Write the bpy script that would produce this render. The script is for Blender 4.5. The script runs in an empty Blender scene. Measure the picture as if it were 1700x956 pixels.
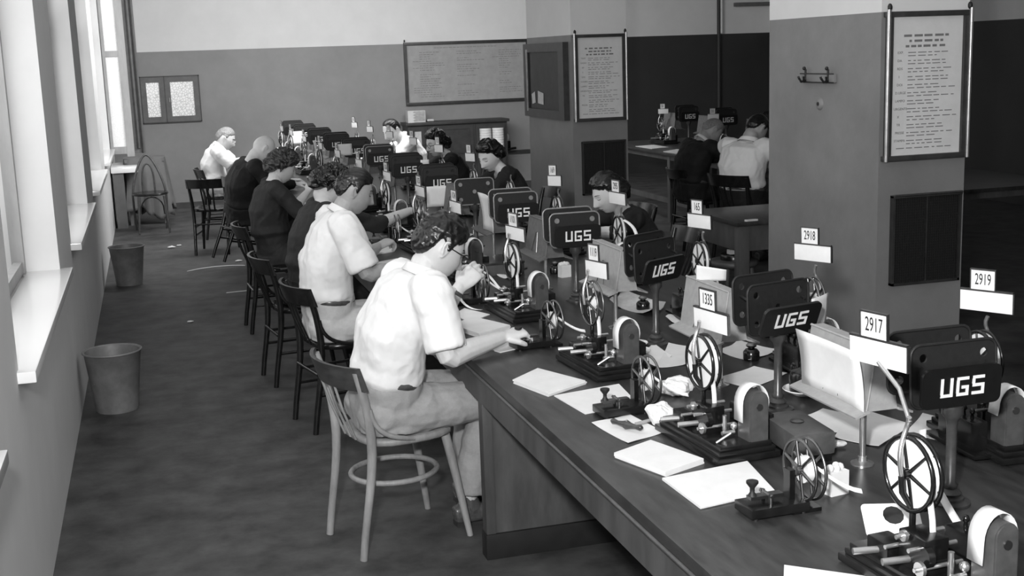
import bpy, bmesh, math, random
from math import sin, cos, pi, radians as rad, atan2, sqrt, exp
from mathutils import Vector as V, Matrix, noise
random.seed(7)
sc = bpy.context.scene
COL = sc.collection

# ------------------------------------------------------------------ camera, light, exposure
cam_d = bpy.data.cameras.new('camera')
cam = bpy.data.objects.new('camera', cam_d); COL.objects.link(cam)
# world axes seen in camera space (x right, y down, z forward)
WX = V((0.95908849, -0.08437438, 0.27024108)); WY = V((-0.28107245, -0.16956502, 0.94458773)); WZ = V((-0.03387557, -0.98190054, -0.18634317))
cam_rot = Matrix(((WX.x, -WX.y, -WX.z), (WY.x, -WY.y, -WY.z), (WZ.x, -WZ.y, -WZ.z)))
cam.matrix_world = Matrix.Translation((0, 0, 1.9)) @ cam_rot.to_4x4()
cam_d.sensor_width = 36.0; cam_d.sensor_fit = 'HORIZONTAL'
cam_d.lens = 36.0 * 2050.0 / 1700.0
cam_d.clip_start = 0.05; cam_d.clip_end = 100
sc.camera = cam

sc.view_settings.view_transform = 'Standard'
sc.view_settings.look = 'None'
sc.view_settings.gamma = 1.0
sc.view_settings.use_curve_mapping = False
sc.view_settings.exposure = 0.0

world = bpy.data.worlds.new('world'); sc.world = world; world.use_nodes = True
world.node_tree.nodes['Background'].inputs[0].default_value = (1, 1, 1, 1)
world.node_tree.nodes['Background'].inputs[1].default_value = 0.3

def light(name, kind, loc, target, energy, **kw):
    d = bpy.data.lights.new(name, kind); d.energy = energy
    for k, v in kw.items(): setattr(d, k, v)
    o = bpy.data.objects.new(name, d); COL.objects.link(o)
    o.location = loc
    o.rotation_euler = (V(target) - V(loc)).to_track_quat('-Z', 'Y').to_euler()
    return o
light('camera_flash', 'AREA', (-0.15, 0.15, 2.25), (1.9, 6.5, 0.75), 190, shape='DISK', size=0.16)
light('window_daylight', 'AREA', (-1.3, 9.0, 2.3), (3.0, 9.6, 1.0), 175, shape='RECTANGLE', size=12.0, size_y=2.2)
light('far_fill_light', 'AREA', (2.2, 13.6, 3.5), (2.0, 16.2, 0.9), 400, shape='RECTANGLE', size=4.5, size_y=2.5)  # added fill that brightens the far wall, no such fitting in the room
light('near_fill_light', 'AREA', (1.6, 6.0, 3.5), (1.6, 6.0, 0), 32, shape='RECTANGLE', size=2.5, size_y=6.0)  # added soft overhead fill for the near desk, not a real lamp

# ------------------------------------------------------------------ materials
def mat(name, v, rough=0.6, metal=0.0, var=0.0, scale=8.0, bump=0.0, stretch=(1, 1, 1), spec=0.5, dark=None, detail=6, bscale=None):
    m = bpy.data.materials.new(name); m.use_nodes = True
    nt = m.node_tree; b = nt.nodes['Principled BSDF']
    b.inputs['Base Color'].default_value = (v, v, v, 1)
    b.inputs['Roughness'].default_value = rough
    b.inputs['Metallic'].default_value = metal
    b.inputs['Specular IOR Level'].default_value = spec
    tc = nt.nodes.new('ShaderNodeTexCoord'); mp = nt.nodes.new('ShaderNodeMapping')
    mp.inputs['Scale'].default_value = stretch
    nt.links.new(tc.outputs['Object'], mp.inputs[0])
    nz = nt.nodes.new('ShaderNodeTexNoise'); nz.inputs['Scale'].default_value = scale; nz.inputs['Detail'].default_value = detail
    nz.inputs['Roughness'].default_value = 0.65
    nt.links.new(mp.outputs[0], nz.inputs['Vector'])
    cr = nt.nodes.new('ShaderNodeValToRGB'); nt.links.new(nz.outputs['Fac'], cr.inputs[0])
    lo = v * (1 - var) if dark is None else dark; hi = min(v * (1 + var), 0.95)
    cr.color_ramp.elements[0].position = 0.3; cr.color_ramp.elements[0].color = (lo, lo, lo, 1)
    cr.color_ramp.elements[1].position = 0.7; cr.color_ramp.elements[1].color = (hi, hi, hi, 1)
    nt.links.new(cr.outputs[0], b.inputs['Base Color'])
    if bump:
        bp = nt.nodes.new('ShaderNodeBump'); bp.inputs['Strength'].default_value = bump; bp.inputs['Distance'].default_value = 0.004
        n2 = nz
        if bscale:
            n2 = nt.nodes.new('ShaderNodeTexNoise'); n2.inputs['Scale'].default_value = bscale; nt.links.new(mp.outputs[0], n2.inputs['Vector'])
        nt.links.new(n2.outputs['Fac'], bp.inputs['Height']); nt.links.new(bp.outputs[0], b.inputs['Normal'])
    return m

M = {}
def mk(name, *a, **k): M[name] = mat(name, *a, **k)
mk('upper_wall', 0.64, 0.85, var=0.04, scale=3)
mk('lower_wall', 0.22, 0.6, var=0.13, scale=1.3, bump=0.08, bscale=60)
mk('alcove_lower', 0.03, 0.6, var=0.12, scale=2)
mk('pillar_lower', 0.18, 0.55, var=0.16, scale=2.2, bump=0.1, bscale=50)
mk('floor', 0.050, 0.6, var=0.65, scale=4.5, bump=0.15, bscale=40, detail=12)
mk('ceiling', 0.7, 0.9, var=0.03)
mk('desk_top', 0.028, 0.3, var=0.6, scale=5, stretch=(5, 1, 1), bump=0.05, detail=10)
mk('desk_wood', 0.062, 0.5, var=0.4, scale=7, stretch=(1.5, 1.5, .35), bump=0.1, detail=10)
mk('black_paint', 0.008, 0.5, var=0.4, scale=20)
mk('chair_light', 0.25, 0.5, var=0.3, scale=18, stretch=(1, 1, .3), bump=0.1)
mk('chair_black', 0.010, 0.22, var=0.5, scale=25)
mk('chair_edge', 0.05, 0.4, var=0.5, scale=30)
mk('paper', 0.70, 0.8, var=0.05, scale=15)
mk('paper_grey', 0.5, 0.8, var=0.15, scale=30)
mk('card', 0.68, 0.6, var=0.04, scale=30)
mk('ink', 0.01, 0.6)
mk('grey_ink', 0.16, 0.7)
mk('machine_black', 0.006, 0.2, var=0.4, scale=30)
mk('machine_base', 0.008, 0.25, var=0.5, scale=20)
mk('machine_grey', 0.06, 0.38, var=0.25, scale=30)
mk('brass', 0.55, 0.25, metal=1.0, var=0.15, scale=40)
mk('dull_metal', 0.2, 0.35, metal=1.0, var=0.2, scale=40)
mk('steel', 0.6, 0.28, metal=0.9, var=0.1, scale=40)
mk('bronze_post', 0.06, 0.33, metal=0.4, var=0.3, scale=30)
mk('plate_dark', 0.013, 0.5, spec=0.35, var=0.2, scale=60, bump=0.1)
mk('plate_edge', 0.25, 0.4, metal=0.5, var=0.2, scale=60)
mk('sign_black', 0.004, 0.4, var=0.3, scale=60)
mk('holder_grey', 0.30, 0.6, var=0.12, scale=40, bump=0.05)
mk('holder_dark', 0.10, 0.5, var=0.3, scale=40)
mk('letter_white', 0.72, 0.5, var=0.04, scale=120)
mk('skin', 0.58, 0.55, var=0.06, scale=30)
mk('skin_pale', 0.75, 0.55, var=0.05, scale=30)
mk('skin_tan', 0.34, 0.55, var=0.10, scale=30)
mk('brow', 0.015, 0.6); mk('lip', 0.09, 0.45)
mk('eye_white', 0.6, 0.3)
mk('hair_black', 0.007, 0.3, var=0.6, scale=60, bump=0.3, bscale=160)
mk('hair_brown', 0.03, 0.35, var=0.6, scale=60, bump=0.6, bscale=160)
mk('hair_grey', 0.22, 0.5, var=0.4, scale=90, bump=0.5, bscale=180)
mk('shirt', 0.74, 0.85, var=0.03, scale=20, bump=0.1, bscale=120)
mk('cloth_dark', 0.013, 0.8, var=0.3, scale=20, bump=0.2, bscale=200)
mk('cloth_black', 0.005, 0.8, var=0.3, scale=20, bump=0.2, bscale=200)
mk('trouser_grey', 0.30, 0.85, var=0.08, scale=60, bump=0.25, bscale=250)
mk('trouser_light', 0.5, 0.85, var=0.06, scale=60, bump=0.25, bscale=250)
mk('leather', 0.08, 0.25, var=0.4, scale=30)
mk('sole', 0.02, 0.6); mk('sock', 0.07, 0.9, var=0.5, scale=1, stretch=(150, 150, 1))
mk('bin_metal', 0.20, 0.5, metal=0.2, var=0.25, scale=9, bump=0.1)
mk('window_wood', 0.33, 0.6, var=0.18, scale=9, stretch=(1, 1, .2), bump=0.1)
mk('sash_wood', 0.11, 0.6, var=0.2, scale=12)
mk('board_dark', 0.018, 0.5, var=0.5, scale=12)
mk('frame_wood', 0.03, 0.4, var=0.4, scale=18)
mk('frame_metal', 0.4, 0.3, metal=0.8, var=0.2, scale=18)
mk('notice', 0.30, 0.7, var=0.10, scale=9)
mk('notice_light', 0.6, 0.7, var=0.06, scale=9)
mk('cloth_drape', 0.12, 0.85, var=0.12, scale=9, bump=0.2)
mk('glass_white', 0.8, 0.4, var=0.1, scale=90, bump=0.6, bscale=110)
mk('ceramic', 0.8, 0.15)
mk('strip', 0.6, 0.6)
mk('cover_metal', 0.085, 0.5, metal=0.3, var=0.25, scale=30, bump=0.1); mk('handle_wood', 0.04, 0.3, var=0.5, scale=30)
mk('cabinet_dark', 0.035, 0.5, var=0.3, scale=10)

# ------------------------------------------------------------------ mesh helpers
class MB:
    """collects shapes, builds one mesh object"""
    def __init__(s): s.bm = bmesh.new()
    def _add(s, verts, faces, smooth=False):
        vs = [s.bm.verts.new(v) for v in verts]
        for f in faces:
            try:
                fc = s.bm.faces.new([vs[i] for i in f]); fc.smooth = smooth
            except ValueError: pass
        bmesh.ops.remove_doubles(s.bm, verts=vs, dist=1e-6)
    def box(s, c, size, rz=0, bev=0.0, R=None):
        x, y, z = [a / 2 for a in size]
        mt = Matrix.Translation(c) @ (R.to_4x4() if R else Matrix.Rotation(rz, 4, 'Z'))
        if bev > 0:
            t = bmesh.new(); bmesh.ops.create_cube(t, size=1)
            for v in t.verts: v.co = V((v.co.x * 2 * x, v.co.y * 2 * y, v.co.z * 2 * z))
            bmesh.ops.bevel(t, geom=list(t.edges), offset=bev, segments=2, affect='EDGES', profile=0.7)
            s._add([mt @ v.co for v in t.verts], [[v.index for v in f.verts] for f in t.faces]) if s._idx(t) else 0
            t.free(); return s
        p = [mt @ V((i * x, j * y, k * z)) for k in (-1, 1) for j in (-1, 1) for i in (-1, 1)]
        s._add(p, [(0, 2, 3, 1), (4, 5, 7, 6), (0, 1, 5, 4), (2, 6, 7, 3), (0, 4, 6, 2), (1, 3, 7, 5)])
        return s
    def _idx(s, t):
        t.verts.index_update(); return True
    def bx(s, a, b, bev=0.0):
        return s.box([(a[i] + b[i]) / 2 for i in range(3)], [abs(b[i] - a[i]) for i in range(3)], bev=bev)
    def tube(s, pts, r, n=10, closed=False, flat=1.0, up=None):
        """tube along pts; r a number or list; flat squeezes the second axis"""
        pts = [V(p) for p in pts]; N = len(pts)
        rs = r if isinstance(r, (list, tuple)) else [r] * N
        rings = []; last = None
        for i, p in enumerate(pts):
            if closed: t = pts[(i + 1) % N] - pts[i - 1]
            else: t = pts[min(i + 1, N - 1)] - pts[max(i - 1, 0)]
            if t.length < 1e-9: t = V((0, 0, 1))
            t.normalize()
            ref = V(up) if up is not None else (last if last else (V((0, 0, 1)) if abs(t.z) < .9 else V((1, 0, 0))))
            a = ref - t * ref.dot(t)
            if a.length < 1e-6: a = t.orthogonal()
            a.normalize(); b = t.cross(a); last = a
            rings.append([p + a * rs[i] * cos(2 * pi * k / n) + b * rs[i] * flat * sin(2 * pi * k / n) for k in range(n)])
        vs = [v for ring in rings for v in ring]
        fs = []
        for i in range(N if closed else N - 1):
            j = (i + 1) % N
            for k in range(n):
                l = (k + 1) % n
                fs.append((i * n + k, i * n + l, j * n + l, j * n + k))
        if not closed:
            fs.append(tuple(range(n - 1, -1, -1))); fs.append(tuple((N - 1) * n + k for k in range(n)))
        s._add(vs, fs, True); return s
    def cyl(s, a, b, r, n=16, r2=None):
        return s.tube([a, b], [r, r if r2 is None else r2], n)
    def lathe(s, prof, c=(0, 0, 0), n=20, axis='Z'):
        vs = []; fs = []
        for (r, z) in prof:
            for k in range(n):
                t = 2 * pi * k / n
                p = (r * cos(t), r * sin(t), z)
                if axis == 'X': p = (z, r * cos(t), r * sin(t))
                if axis == 'Y': p = (r * cos(t), z, r * sin(t))
                vs.append((c[0] + p[0], c[1] + p[1], c[2] + p[2]))
        m = len(prof)
        for i in range(m - 1):
            for k in range(n):
                l = (k + 1) % n
                fs.append((i * n + k, i * n + l, (i + 1) * n + l, (i + 1) * n + k))
        if prof[0][0] > 1e-6: fs.append(tuple(range(n - 1, -1, -1)))
        if prof[-1][0] > 1e-6: fs.append(tuple((m - 1) * n + k for k in range(n)))
        s._add(vs, fs, True); return s
    def prism(s, poly, d, M4=None, holes=None):
        """poly in local xy, extruded by d along local z, placed by matrix"""
        M4 = M4 or Matrix.Identity(4); n = len(poly)
        vs = [M4 @ V((p[0], p[1], 0)) for p in poly] + [M4 @ V((p[0], p[1], d)) for p in poly]
        fs = [tuple(range(n - 1, -1, -1)), tuple(range(n, 2 * n))] + [(i, (i + 1) % n, n + (i + 1) % n, n + i) for i in range(n)]
        s._add(vs, fs); return s
    def sphere(s, c, r, seg=14, sc3=(1, 1, 1)):
        vs = []; fs = []; rn = seg // 2 + 1
        for i in range(rn + 1):
            ph = pi * i / rn
            for k in range(seg):
                t = 2 * pi * k / seg
                vs.append((c[0] + r * sc3[0] * sin(ph) * cos(t), c[1] + r * sc3[1] * sin(ph) * sin(t), c[2] + r * sc3[2] * cos(ph)))
        for i in range(rn):
            for k in range(seg):
                l = (k + 1) % seg
                fs.append((i * seg + k, (i + 1) * seg + k, (i + 1) * seg + l, i * seg + l))
        s._add(vs, fs, True); return s
    def mesh(s, name, m):
        bmesh.ops.recalc_face_normals(s.bm, faces=s.bm.faces)
        me = bpy.data.meshes.new(name); s.bm.to_mesh(me); s.bm.free()
        for a in (m if isinstance(m, (list, tuple)) else [m]): me.materials.append(M[a])
        me.set_sharp_from_angle(angle=rad(61.5))
        return me
    def build(s, name, m, parent=None, loc=None):
        o = bpy.data.objects.new(name, s.mesh(name, m)); COL.objects.link(o)
        if parent: o.parent = parent
        if loc: o.location = loc
        return o

def tag(o, label=None, cat=None, group=None, kind=None):
    if label: o['label'] = label
    if cat: o['category'] = cat
    if group: o['group'] = group
    if kind: o['kind'] = kind
    return o
def thing(name, label, cat, loc=(0, 0, 0), rz=0, group=None):
    o = bpy.data.objects.new(name, None); COL.objects.link(o)
    o.location = loc; o.rotation_euler = (0, 0, rz); o.empty_display_size = 0.05
    return tag(o, label, cat, group)
def struct(name, mb, m):
    o = mb.build(name, m); o['kind'] = 'structure'; return o
def kids(o): return list(o.children)
def copy_tree(o, parent=None):
    c = o.copy(); COL.objects.link(c)
    if parent is not None: c.parent = parent
    for ch in kids(o): copy_tree(ch, c)
    return c
def inst(proto, label, loc, rz=0, group=None, scale=None):
    c = copy_tree(proto); c.location = loc; c.rotation_euler = (0, 0, rz)
    c['label'] = label
    if group: c['group'] = group
    if scale: c.scale = scale
    return c
def drop(o):
    for ch in kids(o): drop(ch)
    bpy.data.objects.remove(o, do_unlink=True)

_tc = {}
def text_mesh(txt, size, m, depth=0.0004, sx=1.0):
    k = (txt, size, m, sx)
    if k in _tc: return _tc[k]
    cu = bpy.data.curves.new('text', 'FONT'); cu.body = txt; cu.size = size; cu.extrude = depth
    cu.align_x = 'CENTER'; cu.align_y = 'CENTER'; cu.resolution_u = 3
    o = bpy.data.objects.new('text', cu); COL.objects.link(o)
    dg = bpy.context.evaluated_depsgraph_get()
    me = bpy.data.meshes.new_from_object(o.evaluated_get(dg))
    for v in me.vertices: v.co.x *= sx
    me.materials.clear(); me.materials.append(M[m])
    bpy.data.objects.remove(o); _tc[k] = me
    return me
def text(name, txt, size, m, mtx, parent, sx=1.0):
    """mtx: local matrix, text lies in its xy plane facing +z"""
    o = bpy.data.objects.new(name, text_mesh(txt, size, m, sx=sx)); COL.objects.link(o)
    o.parent = parent; o.matrix_local = mtx
    return o
# a plane standing up and facing -Y: x right, y up
FACE = Matrix(((1, 0, 0, 0), (0, 0, -1, 0), (0, 1, 0, 0), (0, 0, 0, 1)))
# standing and facing -X: x runs towards -Y
FACEX = Matrix(((0, 0, -1, 0), (-1, 0, 0, 0), (0, 1, 0, 0), (0, 0, 0, 1)))
def T(x, y, z): return Matrix.Translation((x, y, z))
def RZ(a): return Matrix.Rotation(a, 4, 'Z')
def RX(a): return Matrix.Rotation(a, 4, 'X')
def RY(a): return Matrix.Rotation(a, 4, 'Y')
def arc(c, r, a0, a1, n, plane='XY', z=0, ry=None):
    out = []
    ry = ry if ry is not None else r
    for i in range(n + 1):
        a = a0 + (a1 - a0) * i / n
        u, v = c[0] + r * cos(a), c[1] + ry * sin(a)
        out.append({'XY': (u, v, z), 'XZ': (u, z, v), 'YZ': (z, u, v)}[plane])
    return out
def rrect(w, h, r, n=5):
    out = []
    for (cx, cy, a) in ((w / 2 - r, h / 2 - r, 0), (-w / 2 + r, h / 2 - r, pi / 2), (-w / 2 + r, -h / 2 + r, pi), (w / 2 - r, -h / 2 + r, 1.5 * pi)):
        for i in range(n + 1):
            t = a + pi / 2 * i / n
            out.append((cx + r * cos(t), cy + r * sin(t)))
    return out
# ------------------------------------------------------------------ the room
WALLY = 17.95; PAINT = 2.09
XL = -0.5; XR = 9.5; CEIL = 3.6
struct('floor', MB().bx((XL - .3, -1.5, -0.1), (XR + .2, WALLY + .2, 0)), 'floor')
struct('ceiling', MB().bx((XL - .3, -1.5, CEIL), (XR + .2, WALLY + .2, CEIL + .1)), 'ceiling')
# far wall: one wall, two coats of paint, darker dado in the alcove, opening for the little window
def wall_part(name, a, b, m): return struct(name, MB().bx(a, b), m)
mb = MB()
mb.bx((XL - .3, WALLY, PAINT), (XR + .2, WALLY + .2, CEIL))
struct('wall_back_upper', mb, 'upper_wall')
mb = MB()
mb.bx((XL - .3, WALLY, 0), (-0.08, WALLY + .2, PAINT)); mb.bx((-0.08, WALLY, 0), (0.70, WALLY + .2, 1.13))
mb.bx((-0.08, WALLY, 1.75), (0.70, WALLY + .2, PAINT)); mb.bx((0.70, WALLY, 0), (5.6, WALLY + .2, PAINT))
struct('wall_back_lower', mb, 'lower_wall')
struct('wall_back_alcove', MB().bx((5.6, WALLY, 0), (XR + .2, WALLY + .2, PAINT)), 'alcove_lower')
mb = MB(); mb.bx((3.0, WALLY - .03, .42), (5.6, WALLY, .47))
struct('trim_1', mb, 'cabinet_dark')
struct('baseboard_back', MB().bx((XL, WALLY - .02, 0), (5.6, WALLY, .13)), 'lower_wall')
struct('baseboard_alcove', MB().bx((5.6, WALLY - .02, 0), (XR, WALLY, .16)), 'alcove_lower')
struct('wall_right', MB().bx((XR, -1.5, PAINT), (XR + .2, WALLY, CEIL)), 'upper_wall')
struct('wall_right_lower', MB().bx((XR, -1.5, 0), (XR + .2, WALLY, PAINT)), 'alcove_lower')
# left wall with tall windows, daylight outside
mb = MB()
mb.bx((XL - .3, -1.5, 0), (XL, 17.95, .88)); mb.bx((XL - .3, -1.5, 2.95), (XL, 17.95, CEIL))
wins = [(1.2, 3.4), (4.4, 6.6), (7.6, 9.8), (10.8, 13.0), (14.0, 16.2)]
ys = [-1.5] + [y for w in wins for y in w] + [17.95]
for i in range(0, len(ys), 2): mb.bx((XL - .3, ys[i], .88), (XL, ys[i + 1], 2.95))
struct('wall_left', mb, 'upper_wall')
for i, (a, b) in enumerate(wins):
    f = MB()
    for y in (a + .03, (a + b) / 2, b - .03): f.bx((XL - .22, y - .03, .9), (XL - .16, y + .03, 2.93))
    for z in (.93, 2.2, 2.92): f.bx((XL - .21, a, z - .03), (XL - .17, b, z + .03))
    o = struct('window_%d' % (i + 1), f, 'window_wood')
    s = MB().bx((XL - .16, a - .05, .86), (XL + .06, b + .05, .9), bev=.006).build('sill', 'ceramic', o)
# small two-sash window in the far wall, its patterned glass given a glow for light from behind
mb = MB()
for (x0, x1) in ((-.08, .24), (.24, .70)):
    w = .075
    mb.bx((x0, WALLY - .03, 1.13), (x1, WALLY + .03, 1.13 + w)); mb.bx((x0, WALLY - .03, 1.75 - w), (x1, WALLY + .03, 1.75))
    mb.bx((x0, WALLY - .03, 1.13 + w), (x0 + w, WALLY + .03, 1.75 - w)); mb.bx((x1 - w, WALLY - .03, 1.13 + w), (x1, WALLY + .03, 1.75 - w))
o = struct('window_6', mb, 'sash_wood')
mb = MB()
for (a, b) in (((-.09, 1.12), (-.075, 1.76)), ((.235, 1.12), (.245, 1.76)), ((.695, 1.12), (.71, 1.76)), ((-.09, 1.12), (.71, 1.132)), ((-.09, 1.745), (.71, 1.76))): mb.bx((a[0], WALLY - .036, a[1]), (b[0], WALLY - .02, b[1]))
mb.build('casing', 'cabinet_dark', o)
gm = bpy.data.materials.new('patterned_glass'); gm.use_nodes = True; nt = gm.node_tree; b = nt.nodes['Principled BSDF']
tc = nt.nodes.new('ShaderNodeTexCoord'); vo = nt.nodes.new('ShaderNodeTexVoronoi'); vo.inputs['Scale'].default_value = 28; vo.feature = 'DISTANCE_TO_EDGE'
nt.links.new(tc.outputs['Object'], vo.inputs['Vector'])
cr = nt.nodes.new('ShaderNodeValToRGB'); cr.color_ramp.elements[0].color = (.34, .34, .34, 1); cr.color_ramp.elements[1].color = (.66, .66, .66, 1); cr.color_ramp.elements[1].position = .12
nt.links.new(vo.outputs['Distance'], cr.inputs[0]); nt.links.new(cr.outputs[0], b.inputs['Base Color'])
b.inputs['Emission Strength'].default_value = .32; nt.links.new(cr.outputs[0], b.inputs['Emission Color']); b.inputs['Roughness'].default_value = .2
M['patterned_glass'] = gm
for k, (x0, x1) in enumerate(((-.005, .165), (.315, .625))):
    MB().bx((x0, WALLY - .005, 1.205), (x1, WALLY + .005, 1.675)).build('pane', 'patterned_glass', o)
MB().bx((.29, WALLY - .05, 1.40), (.30, WALLY - .03, 1.46)).build('catch', 'dull_metal', o)
# pipe with a bent head and a shelf rail high in the alcove
mb = MB(); mb.tube([(8.62, WALLY - .02, 0), (8.62, WALLY - .02, 2.6)] + [(8.62 - .35 * (1 - cos(a)), WALLY - .02, 2.6 + .35 * sin(a)) for a in [rad(15 * i) for i in range(1, 7)]], .03, 8)
struct('trim_2', mb, 'alcove_lower')
mb = MB(); mb.tube([(8.66, WALLY - .03, PAINT + .01), (8.66, WALLY - .03, 2.6)] + [(8.66 - .38 * (1 - cos(a)), WALLY - .03, 2.6 + .38 * sin(a)) for a in [rad(15 * i) for i in range(1, 7)]], .025, 8)
struct('trim_3', mb, 'upper_wall')
struct('trim_4', MB().bx((8.88, WALLY - .08, 2.50), (XR, WALLY, 2.56), bev=.01), 'sash_wood')
# the two pillars
for i, (y0, y1) in enumerate(((9.86, 11.1), (5.3, 6.42))):
    p = struct('wall_pillar_%d' % (i + 1), MB().bx((3.4, y0, 0), (3.89, y1, PAINT - .055)), 'pillar_lower')
    MB().bx((3.4, y0, PAINT - .055), (3.89, y1, CEIL)).build('upper_coat', 'upper_wall', p)
    MB().bx((3.385, y0 - .015, 0), (3.905, y1 + .015, .1), bev=.004).build('plinth', 'cabinet_dark', p)

def text_rows(name, parent, rows, mtx, m='grey_ink', h=.006):
    """rows of small illegible print: one mesh of word-long dashes in the plane of mtx"""
    mb = MB()
    for (x0, x1, y) in rows:
        x = x0
        while x < x1 - .01:
            w = min(random.uniform(.012, .05), x1 - x)
            mb.prism([(x, y - h / 2), (x + w, y - h / 2), (x + w, y + h / 2), (x, y + h / 2)], .0008, mtx)
            x += w + random.uniform(.008, .016)
    return mb.build(name, m, parent)

def framed(name, label, cat, x0, x1, z0, z1, y, fm, pm, fw=.025, knobs=True, metal_sides=False):
    """framed sheet hanging on a surface that faces -Y"""
    t = thing(name, label, cat, ((x0 + x1) / 2, y, z0)); cx = (x0 + x1) / 2; w = (x1 - x0) / 2; h = z1 - z0
    mb = MB()
    mb.bx((-w, -.035, h - fw), (w, 0, h), bev=.004); mb.bx((-w, -.035, 0), (w, 0, fw), bev=.004)
    if not metal_sides:
        mb.bx((-w, -.035, fw), (-w + fw, 0, h - fw)); mb.bx((w - fw, -.035, fw), (w, 0, h - fw))
    mb.build('frame', fm, t)
    if metal_sides:
        for sx in (-1, 1):
            MB().cyl((sx * (w - fw / 3), -.035, .0), (sx * (w - fw / 3), -.035, h + .01), fw / 2.6, 8).build('side_rod', 'frame_metal', t)
            MB().bx((sx * (w - fw) - fw / 2, -.03, fw), (sx * (w - fw) + fw / 2, 0, h - fw)).build('inner_frame', fm, t)
    if knobs:
        for sx in (-1, 1): MB().sphere((sx * (w - .015), -.03, h + .02), .012, 8, (1, 1, 1.6)).build('hanger_knob', 'ink', t)
    MB().bx((-w + fw, -.012, fw), (w - fw, -.004, h - fw)).build('sheet', pm, t)
    return t
# big notice on the far wall, three columns of small print
t = framed('notice_board', 'wide framed notice with three columns of faded print on the far wall', 'notice board', 3.62, 5.52, 1.2, 2.11, WALLY, 'frame_wood', 'notice', fw=.045)
rows = [(-.5, .45, .82)]
for cx0, wd in ((-.82, .48), (-.26, .52), (.38, .46)):
    y = .76
    while y > .1:
        if random.random() < .8: rows.append((cx0 + (.1 if random.random() < .7 else 0), cx0 + wd * random.uniform(.5, 1), y))
        y -= .032
text_rows('print', t, rows, T(0, -.0125, 0) @ FACE, h=.0075)
# notice on the first pillar's front
def tariff(label, y, names):
    t = framed('tariff_notice', label, 'notice', 3.41, 3.885, 1.32, 2.035, y, 'frame_wood', 'notice_light', fw=.026, metal_sides=True)
    F = T(0, -.0125, 0) @ FACE
    text_rows('print', t, [(-.13, .13, .60), (-.1, .1, .575), (-.12, .12, .55)], F, 'grey_ink', h=.011)
    z = .52
    rows = []
    for i, nm in enumerate(names):
        if nm:
            text('heading', nm, .017, 'grey_ink', T(-.155 + .004 * len(nm) / 2, -.0130, z) @ FACE, t)
        for k in range(2): rows.append((-.105, random.uniform(.05, .18), z - .015 * k))
        z -= .0385
    rows += [(-.16, .17, .06)]
    text_rows('small_print', t, rows, F, h=.004)
    return t
tariff('framed price notice with grey print on the middle pillar beside the dark board', 9.86, ['TAXE', 'RADIO', 'RP', 'T', 'DOI', 'STAMPA', 'LAMPO', 'URGENTE', 'TR', '', 'PRESSE', ''])
tariff('framed price notice cut by the right edge of the photo, on the near pillar', 5.3, ['EXP.', 'DA', 'RD5', '1', 'DOI', 'D.URGE', 'LAMPO', 'URGENTE', 'X', 'TR', 'PRESSE', 'STAMPA'])
# dark board on the left face of the first pillar
t = thing('pin_board', 'dark pin board in a brown wooden frame on the side of the middle pillar', 'notice board', (3.4, 10.5, 1.33))
mb = MB(); D = .05
mb.bx((-D, -.57, 0), (0, .57, .075)); mb.bx((-D, -.57, .575), (0, .57, .65)); mb.bx((-D, -.57, .075), (0, -.43, .575)); mb.bx((-D, .47, .075), (0, .57, .575))
mb.build('frame', 'frame_wood', t)
MB().bx((-.03, -.43, .075), (-.005, .47, .575)).build('panel', 'board_dark', t)
MB().bx((-.056, .455, .05), (-.046, .475, .6)).build('edge_strip', 'frame_metal', t)
for k, (yy, zz, w, h, rr) in enumerate(((.33, .17, .1, .10, .15), (.12, .17, .16, .1, -.06))):
    o = thing('paper_note', ('smaller', 'larger')[k] + ' of two pale notes pinned low on the dark board', 'note', (3.4 - .034, 10.5 + yy, 1.33 + zz))
    MB().prism([(-w / 2, -h / 2), (w / 2, -h / 2), (w / 2, h / 2), (-w / 2, h / 2 * (.8 + .4 * k))], .002, FACEX @ RZ(rr)).build('sheet', 'paper_grey', o)
# grilles on the pillar fronts
for k, y in enumerate((9.86, 5.3)):
    t = thing('wall_grille', ('dark wire mesh grille low on the middle pillar behind the seated woman', 'dark wire mesh grille on the near pillar at the right edge of the photo')[k], 'grille', (3.665, y, .70))
    mb = MB(); w = .195; h = .45
    mb.bx((-w, -.03, 0), (-w + .012, 0, h)); mb.bx((w - .012, -.03, 0), (w, 0, h)); mb.bx((-w, -.03, 0), (w, 0, .012)); mb.bx((-w, -.035, h - .014), (w, 0, h), bev=.003); mb.bx((-.004, -.026, 0), (.004, 0, h))
    mb.build('frame', 'board_dark', t)
    MB().cyl((-w, -.033, h), (w, -.033, h), .006, 6).build('top_rod', 'dull_metal', t)
    mb = MB()
    for i in range(1, 30): mb.bx((-w + i * .013 - .0018, -.022, .01), (-w + i * .013 + .0018, -.018, h - .01))
    for i in range(1, 34): mb.bx((-w + .01, -.018, i * .013 - .0018), (w - .01, -.014, i * .013 + .0018))
    mb.build('mesh', 'plate_dark', t)
    MB().bx((-w + .01, -.008, .01), (w - .01, 0, h - .01)).build('backing', 'ink', t)
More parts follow.
